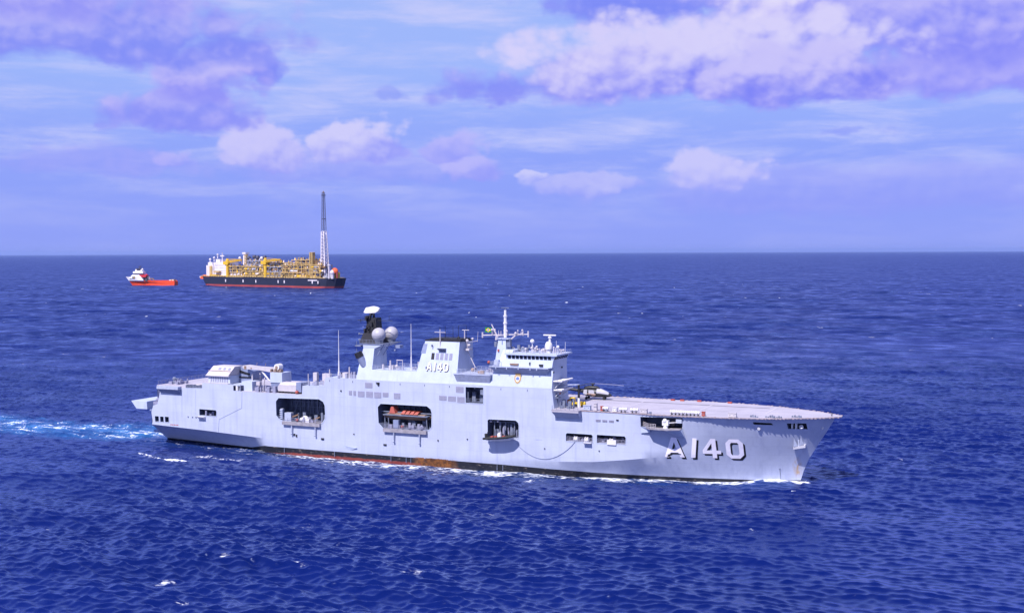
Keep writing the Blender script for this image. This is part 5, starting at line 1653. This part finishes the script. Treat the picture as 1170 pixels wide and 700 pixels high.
def deck_box(s_, L, W_, H_, lab, mat, name='deck_locker', cat='locker', lid=True):
    d_ = thing(name, lab, cat, on_ship(s_, dk_t(s_) - .8, 16.53), HEAD, 'lockers on the flight deck edge')
    MB().taper((-L / 2, L / 2, -W_ / 2, W_ / 2), .1, (-L / 2 + .04, L / 2 - .04, -W_ / 2 + .04, W_ / 2 - .04), H_).build('cabinet', mat, d_)
    MB().box(-L / 2 - .05, L / 2 + .05, -W_ / 2 - .05, W_ / 2 + .05, H_, H_ + .1).build('lid', mat, d_)
    for x in (-L / 4, L / 4):
        MB().box(x - .12, x + .12, -W_ / 2 - .04, -W_ / 2 + .02, H_ * .5, H_ * .6).box(x - .1, x + .1, -W_ / 2 + .1, W_ / 2 - .1, 0, .1).build('latch', M_DGREY, d_)
    return d_
deck_box(143.1, 1.9, .9, 1.1, 'long pale grey locker on the deck edge nearest the island front', M_GREY)
deck_box(145.3, .8, .8, 1.75, 'tall narrow pale locker between the long locker and the red hose box', M_CREAM)
deck_box(146.9, .6, .6, 1.1, 'small red hose box on the deck edge', M_ORANGE, 'hose_box', 'hose box')
deck_box(150.3, 1.1, .9, .95, 'white locker just aft of the pair of tilted raft canisters', M_WHITE)
deck_box(157.6, 1.7, .9, 1.0, 'pale locker just forward of the pair of tilted raft canisters', M_CREAM)
deck_box(172.0, .8, .7, 1.0, 'red locker at the forward end of the row of four raft canisters', M_ORANGE)
deck_box(178.6, 1.9, .9, .95, 'long pale locker alone on the deck edge above the bow slot', M_CREAM)

# aft: covered store on the deck between crane and island
st_ = thing('covered_store', 'pale canvas covered store with dark forward end, beside the deck crane', 'container', on_ship(55.0, 12.4, 16.53), HEAD)
MB().loft([[(x, -1.6, .5), (x, 1.6, .5), (x, 1.6, 2.4 + e), (x, .9, 3.0 + e), (x, -.7, 2.9 + e), (x, -1.6, 2.3 + e)] for x, e in ((-3.6, -.5), (-3.2, .0), (-1.2, -.05), (1.0, .05), (2.4, .0))]).build('canvas_cover', M_CREAM, st_)
MB().box(2.45, 4.1, -1.6, 1.7, .5, 3.05).build('container_end', M_STEELD, st_)
b_ = MB().box(-3.6, 4.1, -1.4, 1.4, .25, .5)
for i in range(8):
    b_.box(-3.5 + i, -3.1 + i, -1.55, -1.0, 0, .6)
b_.build('pallet', M_RUBBER, st_)
bu = thing('mooring_buoy', 'round orange buoy lying beside the covered store', 'buoy', on_ship(58.0, 14.45, 16.53), HEAD)
MB().ball((0, 0, .5), .5, n=14, m=10).build('float', M_ORANGE, bu, smooth=60)
MB().tube((0, 0, .9), (0, 0, 1.15), .12, .08, 6).build('ring', M_RUBBER, bu)

# ------------------------------------------------------------------ flag at the yardarm
def flag_mat(name, rgb):
    return paint(name, rgb, .8, amt=.1, scale=3)
fl = thing('flag', 'green flag with yellow diamond and blue disc flying from the foremast yard', 'flag', on_ship(114.9, 9.4, 34.4), HEAD)
def cloth(poly, e, mat, name, par):
    pv_, tr_2 = sheet(poly, step=.15, grid=(.2, .2))
    b_ = MB()
    wv_ = lambda x, z: .12 * math.sin(x * 3.4 + z) * (-x / 1.9)
    n = len(pv_)
    b_.add([(x, wv_(x, z) - e, z) for x, z in pv_] + [(x, wv_(x, z) + e, z) for x, z in pv_], tr_2 + [[i + n for i in t_] for t_ in tr_2])
    return b_.build(name, mat, par, solid=False)
fld = cloth([(-1.95, .12), (0, .05), (0, 1.35), (-1.9, 1.45)], .008, flag_mat('flag_green', (.01, .16, .05)), 'field', fl)
cloth([(-1.75, .75), (-.98, .2), (-.18, .7), (-.95, 1.28)], .014, flag_mat('flag_yellow', (.75, .50, .03)), 'diamond', fld)
cloth([(-.96 + .30 * math.cos(a), .74 + .30 * math.sin(a)) for a in np.linspace(0, 2 * math.pi, 16, endpoint=False)], .020, flag_mat('flag_blue', (.02, .05, .30)), 'disc', fld)
cloth([(-1.24, .72), (-.68, .68), (-.68, .78), (-1.24, .84)], .026, flag_mat('flag_white', (.7, .7, .72)), 'band', fld)
MB().tube((.05, 0, -1), (.05, 0, 1.9), .03, .03, 5).build('halyard', M_RUBBER, fl)
SPLIT = False
# ------------------------------------------------------------------ floating production vessel, far off
FP_RZ = R(-39)
fpso = thing('production_vessel', 'far black and red offshore production vessel with yellow topsides and tall flare tower', 'production vessel', (-531, 2061, 0), FP_RZ)
cF, sF = math.cos(FP_RZ), math.sin(FP_RZ)
def FU(x, v=0.0):
    """station along the hull for a bearing given as a photo column"""
    k_ = (x - 585) / 1368.0
    return (k_ * (2061 + v * cF) + 531 - v * -sF) / (cF - k_ * sF)
def FD(u, v=0.0):
    return 2061 + u * sF + v * cF
def FZ(x, y, v=0.0):
    return CAM_H - (y - (288.3 - (x - 585) * .00385)) * FD(FU(x, v), v) / 1368.0
def Fm(name, r, **k):
    return paint(name, r, .7, amt=.25, scale=.08, **k)
F_NAVY = Fm('tanker_black', (.009, .012, .036))
F_RED = Fm('antifouling_red', (.30, .045, .045))
F_YEL = Fm('topside_yellow', (.66, .40, .02))
F_TAN = Fm('topside_tan', (.50, .34, .13))
F_WHT = Fm('accommodation_white', (.68, .62, .68))
F_GRY = Fm('topside_grey', (.30, .30, .36))
F_DRK = Fm('topside_dark', (.06, .055, .085))
F_ORG = Fm('lifeboat_orange', (.72, .12, .03))
F_BRN = Fm('topside_brown', (.26, .15, .07))
LU = FU(372)
def hull_plan(o=0.0, st_=0.0):
    return [(st_, 2), (6 + st_, 0), (LU - 26, 0), (LU - 6 + o, 5), (LU + 5 + o, 14), (LU + 8 + o, 24), (LU + 5 + o, 34), (LU - 6 + o, 45), (LU - 26, 50), (6 + st_, 50), (st_, 48)]
def hb_(z0, z1, o0, o1, s0, s1):
    b_ = MB()
    b_.loft([[(x, y, z) for x, y in hull_plan(o, s_)] for z, o, s_ in ((z0, o0, s0), (z1, o1, s1))])
    return b_
hb_(3.0, 15.5, .5, 5, 3, -7).build('hull', F_NAVY, fpso)
hb_(-3.0, 3.0, -3, .5, 5, 3).build('antifouling_band', F_RED, fpso)
b_ = MB()
for x in (258, 278, 292.5, 318, 325, 357, 363.5):
    u = FU(x)
    b_.box(u - 1.0, u + 1.2, -.5, .2, 7, 11.5)
b_.box(FU(352), FU(362.5), -.3, .2, 11.5, 13.0)
b_.build('draught_mark', F_WHT, fpso)
b_ = MB().box(-4, LU - 6, 4, 46, 15.5, 16.3)
b_.build('main_deck', F_TAN, fpso)
b_ = MB()
u = -6
while u < LU - 28:
    b_.box(u, u + 4.5, .4, 1.2, 16.2, 17.6 + rnd.uniform(-.5, .5))
    u += 6.5
b_.build('bulwark', F_TAN, fpso)
def fbox(x0, x1, y0, y1, v0, v1, name, mat, par=None, z0=None):
    u0, u1 = FU(x0, v0), FU(x1, v0)
    za, zb = FZ((x0 + x1) / 2, y1, v0), FZ((x0 + x1) / 2, y0, v0)
    if z0 is not None:
        za = z0
    return MB().box(u0, u1, v0, v1, za, zb).build(name, mat, par or fpso)
acc = fbox(244.5, 259, 299.5, 315, 10, 36, 'accommodation_block', F_WHT, None, 16.0)
for i, yy in enumerate((303, 306, 309, 311.5)):
    b_ = MB()
    for k_ in range(9):
        x = 246 + k_ * 1.4
        u = FU(x, 10)
        b_.box(u, u + 1.3, 9.7, 10.2, FZ(x, yy + .5, 10), FZ(x, yy - .3, 10))
    b_.build('cabin_window', F_GRY, acc)
fbox(236, 244.2, 303, 315, 8, 30, 'stern_house', F_WHT, None, 16.0)
fbox(238, 243, 299.5, 303, 10, 26, 'stern_house', F_WHT)
fbox(239.5, 242, 303.5, 313, 6, 9, 'stair_tower', F_TAN, None, 16.0)
fbox(247, 251.5, 296, 299.5, 12, 26, 'bridge_house', F_WHT)
for (x, y, r_) in ((240.6, 296.3, 2.0), (245.2, 294.5, 2.0), (249.2, 291.0, 1.8), (274.5, 294.8, 2.4), (299.4, 294.8, 2.6)):
    MB().ball((FU(x, 14), 14, FZ(x, y, 14)), r_, n=12, m=8).tube((FU(x, 14), 14, FZ(x, y, 14) - 6), (FU(x, 14), 14, FZ(x, y, 14)), .9).build('satellite_dome', F_WHT, fpso)
MB().tube((FU(254.5, 14), 14, FZ(254.5, 300, 14)), (FU(254.5, 14), 14, FZ(254.5, 288.5, 14)), 1.0, .6).box(FU(252.7, 14), FU(256.5, 14), 13, 15, FZ(254, 293, 14), FZ(254, 291.6, 14)).build('radar_mast', F_WHT, fpso)
fbox(229, 239.5, 315.5, 318.4, 1, 6, 'lifeboat_platform', F_ORG)
MB().ball((FU(234, 3), 3, FZ(234, 315, 3)), 5.5, 2, 2, 12, 8).build('lifeboat', F_ORG, fpso)
MB().ball((FU(229.5, 4), 4, FZ(229.5, 316.5, 4)), 2.2, 2, 2, 10, 6).build('mooring_winch', F_WHT, fpso)
fbox(240, 247, 313.6, 318.3, 1.5, 8, 'stern_module', F_YEL, None, 15.8)
fbox(248.5, 257.5, 314.5, 318.5, 1.5, 7, 'stern_module', F_TAN, None, 15.8)
fbox(244, 250, 309.5, 311, 4, 9, 'gangway', F_TAN)
fbox(263.5, 277, 310.5, 314.5, 6, 20, 'switchgear_house', F_WHT, None, 16.0)
fbox(265, 275, 306, 309, 10, 22, 'switchgear_house', F_WHT)
def crane(x, yt, xj, yj, v=3.0):
    u = FU(x, v)
    zt_ = FZ(x, yt, v)
    c_ = MB().tube((u, v, 9), (u, v, zt_), 2.7, 2.7, 14).build('crane_pedestal', F_YEL, fpso, smooth=50)
    b_ = MB().tube((u, v, zt_), (u, v, zt_ + 2.5), 2.0, 3.4, 12).box(u - 9, u + 4, v - 2.5, v + 2.5, zt_ + 2.5, zt_ + 8).hexa([(u - 3, v - 2, zt_ + 8), (u + 3, v - 2, zt_ + 8), (u + 3, v + 2, zt_ + 8), (u - 3, v + 2, zt_ + 8)], [(u - 1, v - 1, zt_ + 13), (u + 1, v - 1, zt_ + 13), (u + 1, v + 1, zt_ + 13), (u - 1, v + 1, zt_ + 13)])
    b_.build('crane_cab', F_YEL, c_)
    uj = FU(xj, v)
    zj = FZ(xj, yj, v)
    b_ = MB().truss((u + 2, v, zt_ + 7.5), (uj, v, zj), 4.0, 1.8, 9, .55)
    b_.tube((u + .5, v, zt_ + 12.5), (uj - 3, v, zj + .8), .28)
    b_.tube((uj, v, zj), (uj + .5, v, zj - 6), .35)
    b_.build('crane_boom', F_YEL, c_)
    b_ = MB().tube((u - 6, v, zt_ + 2), (FU(xj - 12, v), v, zt_ - 1), .8).build('boom_rest', F_YEL, c_)
crane(260.3, 304, 276.5, 297.0)
crane(303.6, 303.5, 320.5, 296.5)
# exhaust stack and dark filter housings
b_ = MB().taper((FU(277.5, 16), FU(281, 16), 16, 24), 16, (FU(277.8, 16), FU(280.6, 16), 17, 23), FZ(279, 289, 16)).box(FU(277.4, 16), FU(281.2, 16), 15.6, 24, FZ(279, 290.2, 16), FZ(279, 288.2, 16))
b_.build('exhaust_stack', F_WHT, fpso)
MB().truss((FU(281.5, 14), 14, 16), (FU(281.5, 14), 14, FZ(281, 291, 14)), 4, 3, 8, .5).build('stack_frame', F_TAN, fpso)
for (x, y, r_) in ((284.3, 294.8, 2.6), (290.5, 293.6, 3.0), (294.3, 294.4, 3.2), (302.2, 294.0, 2.6)):
    MB().tube((FU(x, 12) - 2, 12, FZ(x, y, 12)), (FU(x, 12) + 2, 14, FZ(x, y, 12) + .5), r_, r_, 10).build('turbine_intake', F_DRK, fpso)
# process modules: decks of steel framing full of vessels and pipes
mr = random.Random(5)
def module(x0, x1, ytop, v0, v1, frame, levels=3, fill=1.0):
    u0, u1 = FU(x0, v0), FU(x1, v0)
    z0, z1 = 18.0, FZ((x0 + x1) / 2, ytop, v0)
    m_ = MB()
    cols = max(2, int((u1 - u0) / 9) + 1)
    for i in range(cols):
        u = u0 + (u1 - u0) * i / (cols - 1)
        for v in (v0, v1):
            m_.box(u - .55, u + .55, v - .5, v + .5, 16, z1)
    for l_ in range(levels + 1):
        z = z0 + (z1 - z0) * l_ / levels
        m_.box(u0 - 1, u1 + 1, v0 - .7, v0 + .4, z - .6, z + .5)
        m_.box(u0, u1, v0 + .5, v1, z - .35, z)
    for i in range(cols - 1):
        a, c_ = u0 + (u1 - u0) * i / (cols - 1), u0 + (u1 - u0) * (i + 1) / (cols - 1)
        for l_ in range(levels):
            if mr.random() < .55:
                za, zb = z0 + (z1 - z0) * l_ / levels, z0 + (z1 - z0) * (l_ + 1) / levels
                if mr.random() < .5:
                    za, zb = zb, za
                m_.tube((a, v0, za), (c_, v0, zb), .5, .5, 4)
    f = m_.build('process_module', frame, fpso)
    for mt, nm, sh in ((F_WHT, 'pressure_vessel', 1.0), (F_GRY, 'pipe_rack', .9), (F_DRK, 'skid_unit', 1.3), (F_YEL, 'handrail_stair', .8), (F_BRN, 'pipe_rack', .9), (F_TAN, 'skid_unit', .6)):
        e_ = MB()
        for i in range(int((u1 - u0) * levels * .20 * sh * fill) + 1):
            u = mr.uniform(u0, u1)
            v = mr.uniform(v0 + .6, v0 + 9)
            l_ = mr.randrange(levels)
            za = z0 + (z1 - z0) * l_ / levels
            h_ = (z1 - z0) / levels
            k_ = mr.random()
            if k_ < .4:
                e_.box(u, u + mr.uniform(1.5, 5), v, v + 3, za, za + h_ * mr.uniform(.3, .85))
            elif k_ < .65:
                e_.tube((u, v, za + h_ * .45), (u + mr.uniform(4, 10), v, za + h_ * .45), h_ * .26, None, 8)
            elif k_ < .85:
                e_.tube((u, v, za), (u, v, za + h_ * mr.uniform(.8, 1.25)), mr.uniform(.5, 1.5), None, 8)
            else:
                e_.tube((u, v, za), (u + mr.uniform(3, 8), v, za + h_), .45, None, 4)
        for i in range(int((u1 - u0) * .07 * fill)):
            u = mr.uniform(u0, u1)
            e_.tube((u, v0 + 5, z1), (u, v0 + 5, z1 + mr.uniform(1.5, 5.0)), mr.uniform(.4, 1.1), None, 6)
        e_.build(nm, mt, f)
module(262, 279, 304, 5, 24, F_TAN, 3)
module(277, 301, 304.5, 3, 24, F_TAN, 2, 2.0)
module(283, 301, 298.0, 8, 30, F_GRY, 4, 1.4)
module(305, 322, 305.0, 4, 26, F_GRY, 2, 2.0)
module(305, 330, 300.0, 9, 32, F_TAN, 4, 1.2)
module(322, 345, 303.0, 4, 28, F_TAN, 3, 1.5)
module(334, 355, 297.0, 8, 34, F_TAN, 5, 1.3)
module(345, 366, 302.5, 5, 30, F_TAN, 3, 1.8)
module(357, 364, 298.5, 10, 30, F_BRN, 4, 1.2)
fbox(339, 352, 314.0, 318.6, 1.0, 9, 'chemical_module', F_YEL, None, 16)
fbox(342, 350, 315.0, 317.4, .6, 1.1, 'module_panel', F_TAN)
for x in (344, 347, 350):
    u = FU(x)
    MB().box(u, u + 2.0, .4, .8, 18, 23).build('module_door', F_BRN, fpso)
b_ = MB()
u0, u1 = FU(281), FU(338)
b_.box(u0, u1, 2.0, 3.0, 20.0, 20.8).box(u0, u1, 2, 3, 23.2, 23.8)
for i in range(14):
    u = u0 + (u1 - u0) * i / 13
    b_.box(u - .4, u + .4, 2, 3, 16, 23.6)
b_.tube((FU(290), 1.5, 17), (FU(298), 1.5, 24), .7, .7, 5).tube((FU(320), 1.5, 17), (FU(325), 1.5, 23), .7, .7, 5)
b_.build('pipe_bridge', F_TAN, fpso)
# vent column and flare tower
v_ = 8
MB().truss((FU(357.2, v_), v_, 16), (FU(357.2, v_), v_, FZ(357.2, 288.5, v_)), 6.4, 5.4, 13, .8, r2=.65).tube((FU(357.2, v_), v_, 16), (FU(357.2, v_), v_, FZ(357.2, 289, v_)), 1.7, 1.5, 8).build('vent_tower', F_TAN, fpso)
MB().box(FU(355.3, v_), FU(359, v_), v_ - 3, v_ + 3, FZ(357, 289, v_), FZ(357, 288.4, v_)).build('vent_platform', F_BRN, fpso)
v_ = 16
fl_ = MB().truss((FU(371.8, v_), v_, 16), (FU(370.8, v_), v_, FZ(371, 264.5, v_)), 9.5, 5.6, 14, .95, r2=.5).build('flare_tower', F_WHT, fpso)
b_ = MB()
ua, ub = FU(371.8, v_), FU(370.8, v_)
za, zb = 16, FZ(371, 264.5, v_)
for i in range(14):
    f0, f1 = i / 14, (i + 1) / 14
    w = 4.2 * (1 - f0) + 2.5 * f0
    b_.tube((ua + (ub - ua) * f0 - w, v_ - w, za + (zb - za) * f0), (ua + (ub - ua) * f1 + w, v_ - w, za + (zb - za) * f1), .42, .42, 4)
b_.build('diagonal_brace', F_YEL, fl_)
MB().truss((FU(370.8, v_), v_, FZ(371, 264.5, v_)), (FU(370.6, v_), v_, FZ(371, 220, v_)), 5.2, 3.0, 11, .36, r2=.20).tube((FU(370.8, v_), v_, 60), (FU(370.6, v_), v_, FZ(371, 218.5, v_)), .45).build('flare_boom', F_DRK, fl_)
for y in (223, 250):
    MB().box(FU(369.2, v_), FU(372.2, v_), v_ - 2.4, v_ + 2.4, FZ(371, y + .6, v_), FZ(371, y, v_)).build('flare_platform', F_DRK, fl_)
MB().tube((FU(370.6, v_), v_, FZ(371, 221, v_)), (FU(370.6, v_), v_, FZ(371, 218.6, v_)), 1.1, .8, 8).build('flare_tip', F_BRN, fl_)
# bow end gear
MB().ball((FU(382.8, 14), 14, FZ(382.8, 310, 14)), 6.0, 5, 5.6, 14, 10).build('rescue_capsule', F_ORG, fpso, smooth=50)
MB().tube((FU(385.3, 12), 12, 16), (FU(385.3, 12), 12, 26), 1.2).build('capsule_davit', F_RED, fpso)
MB().ball((FU(380, 10), 10, FZ(380, 311.5, 10)), 4.0, 4, 4.5, 12, 8).tube((FU(380, 10), 10, 15), (FU(380, 10), 10, 24), 2.5, 3.5, 8).build('bow_tank', F_WHT, fpso)
b_ = MB()
clutter(b_, 22, FU(362, 6), LU - 2, 8, 22, 16.2, 2, 6, 1.5, 5, mr)
b_.build('skid_unit', F_GRY, fpso)
MB().box(LU - 2, LU + 5, 18, 26, 15.8, 25).build('chemical_module', F_YEL, fpso)
MB().tube((FU(376, 6), 6, 15), (FU(376, 6), 6, 38), 1.2, .9, 6).box(FU(375, 6), FU(378, 6), 5, 7, 36, 37).build('bow_mast', F_WHT, fpso)

# ------------------------------------------------------------------ anchor-handling supply vessel
tug = thing('supply_vessel', 'small red orange supply vessel with white bow and dark funnel, left of the production vessel', 'supply vessel', (-670, 2082, 0), R(-4))
T_ORG = Fm('supply_orange', (.80, .065, .012))
T_WHT = Fm('supply_white', (.78, .74, .78))
T_BLU = Fm('supply_blue', (.03, .05, .22))
b_ = MB()
b_.loft([[(x0, 9 - w, z), (x0, 9 + w, z), (x1, 9 + w2, z), (x1, 9 - w2, z)] for x0, w, x1, w2, z in ((9, 2, 84, 9, -2), (6, 3, 85, 9, 3), (3.3, 5, 85, 9, 7.4))])
b_.build('hull', T_ORG, tug)
MB().loft([[(x0, 9 - w, z), (x0, 9 + w, z), (x1, 9 + w2, z), (x1, 9 - w2, z)] for x0, w, x1, w2, z in ((3.3, 5, 31, 9, 7.4), (2.2, 5.5, 30, 9.02, 8.6))]).build('stripe', T_BLU, tug)
MB().loft([[(x0, 9 - w, z), (x0, 9 + w, z), (x1, 9 + w2, z), (x1, 9 - w2, z)] for x0, w, x1, w2, z in ((2.2, 5.5, 30, 9.02, 8.6), (-1, 6.5, 27, 9, 13.6), (-2.5, 6.8, 6, 8, 15.2))]).build('forecastle', T_WHT, tug)
MB().taper((4, 26, 1, 17), 12.5, (9.5, 21.5, 2.5, 15.5), 19.0).build('superstructure', T_WHT, tug)
MB().box(9.8, 14.6, .4, 1.6, 12.6, 15.6).build('side_opening', F_DRK, tug)
MB().box(12.5, 14.2, .2, .6, 12.9, 14.8).build('emblem', F_YEL, tug)
wh = MB().taper((10.5, 29, 1.5, 16.5), 21.2, (11, 28, 2, 16), 24.4).box(11.5, 25.5, 3, 15, 18.8, 21.2).build('wheelhouse', T_WHT, tug)
MB().box(11, 28.6, 1.2, 1.7, 20.4, 21.4).build('wheelhouse_window', F_DRK, wh)
MB().taper((13.5, 27, 3, 15), 24.0, (15, 24.5, 5, 13), 28.4).build('upper_bridge', T_WHT, wh)
MB().hexa([(18, 4.0, 23.5), (21.5, 4.0, 23.5), (21.5, 10, 23.5), (18, 10, 23.5)], [(15.5, 3.0, 29.6), (24, 3.0, 29.6), (24, 10, 29.6), (15.5, 10, 29.6)]).build('funnel', F_DRK, tug)
MB().tube((20.5, 7, 29), (22.2, 7, 34.5), .9, .6).box(18.5, 24.5, 6.6, 7.4, 32.2, 33.0).build('mast', F_DRK, tug)
MB().ball((25.5, 8, 28.2), 1.5, n=10, m=6).ball((14.5, 8, 27.6), 1.3, n=10, m=6).build('satellite_dome', T_WHT, tug)
MB().box(22, 34, 2, 14, 14.5, 18.4).ball((22.5, 5, 17.2), 2.8, n=10, m=8).ball((28.5, 5, 17.4), 2.6, n=10, m=8).ball((33.5, 5, 17.6), 2.4, n=10, m=8).build('winch_drum', Fm('winch_crimson', (.55, .025, .04)), tug)
b_ = MB()
clutter(b_, 14, 25, 38, 2, 10, 7.4, 3, 9, 1.5, 4, mr)
b_.build('winch_frame', F_DRK, tug)
MB().box(23, 25.5, 1, 4, 13, 16).box(36, 39, 3, 8, 10, 15).build('deck_house', T_WHT, tug)
MB().path([(40, 4, 9), (42, 4, 12), (46, 4, 11.5), (48, 4, 8.5)], .8, 6).build('tow_gantry', F_BRN, tug)
MB().box(26, 84, 1, 2, 7.4, 8.6).box(26, 84, 16, 17, 7.4, 8.6).build('crash_rail', T_ORG, tug)
MB().box(76, 83, 2, 14, 7.4, 10.2).build('stern_gear', F_TAN, tug)
MB().box(75, 78, 1.5, 5, 8.6, 9.8).box(80, 83, 1.5, 5, 8.4, 9.4).build('stern_light', T_WHT, tug)
# ------------------------------------------------------------------ sea haze
hz = MB().box(-90000, 90000, -90000, 90000, -4.2, 165.0)
hm = bpy.data.materials.new('sea_haze')
hm.use_nodes = True
t = NT(hm.node_tree)
t.n.remove(t.n['Principled BSDF'])
pv_ = t.new('ShaderNodeVolumePrincipled')
pv_.inputs['Color'].default_value = (.42, .56, 1.0, 1)
pv_.inputs['Density'].default_value = 1.7e-5
pv_.inputs['Anisotropy'].default_value = .2
t.l.new(pv_.outputs[0], t.n['Material Output'].inputs['Volume'])
ho = hz.build('haze', hm)
ho['kind'] = 'stuff'
ho['label'] = 'thin blue haze over the far sea'
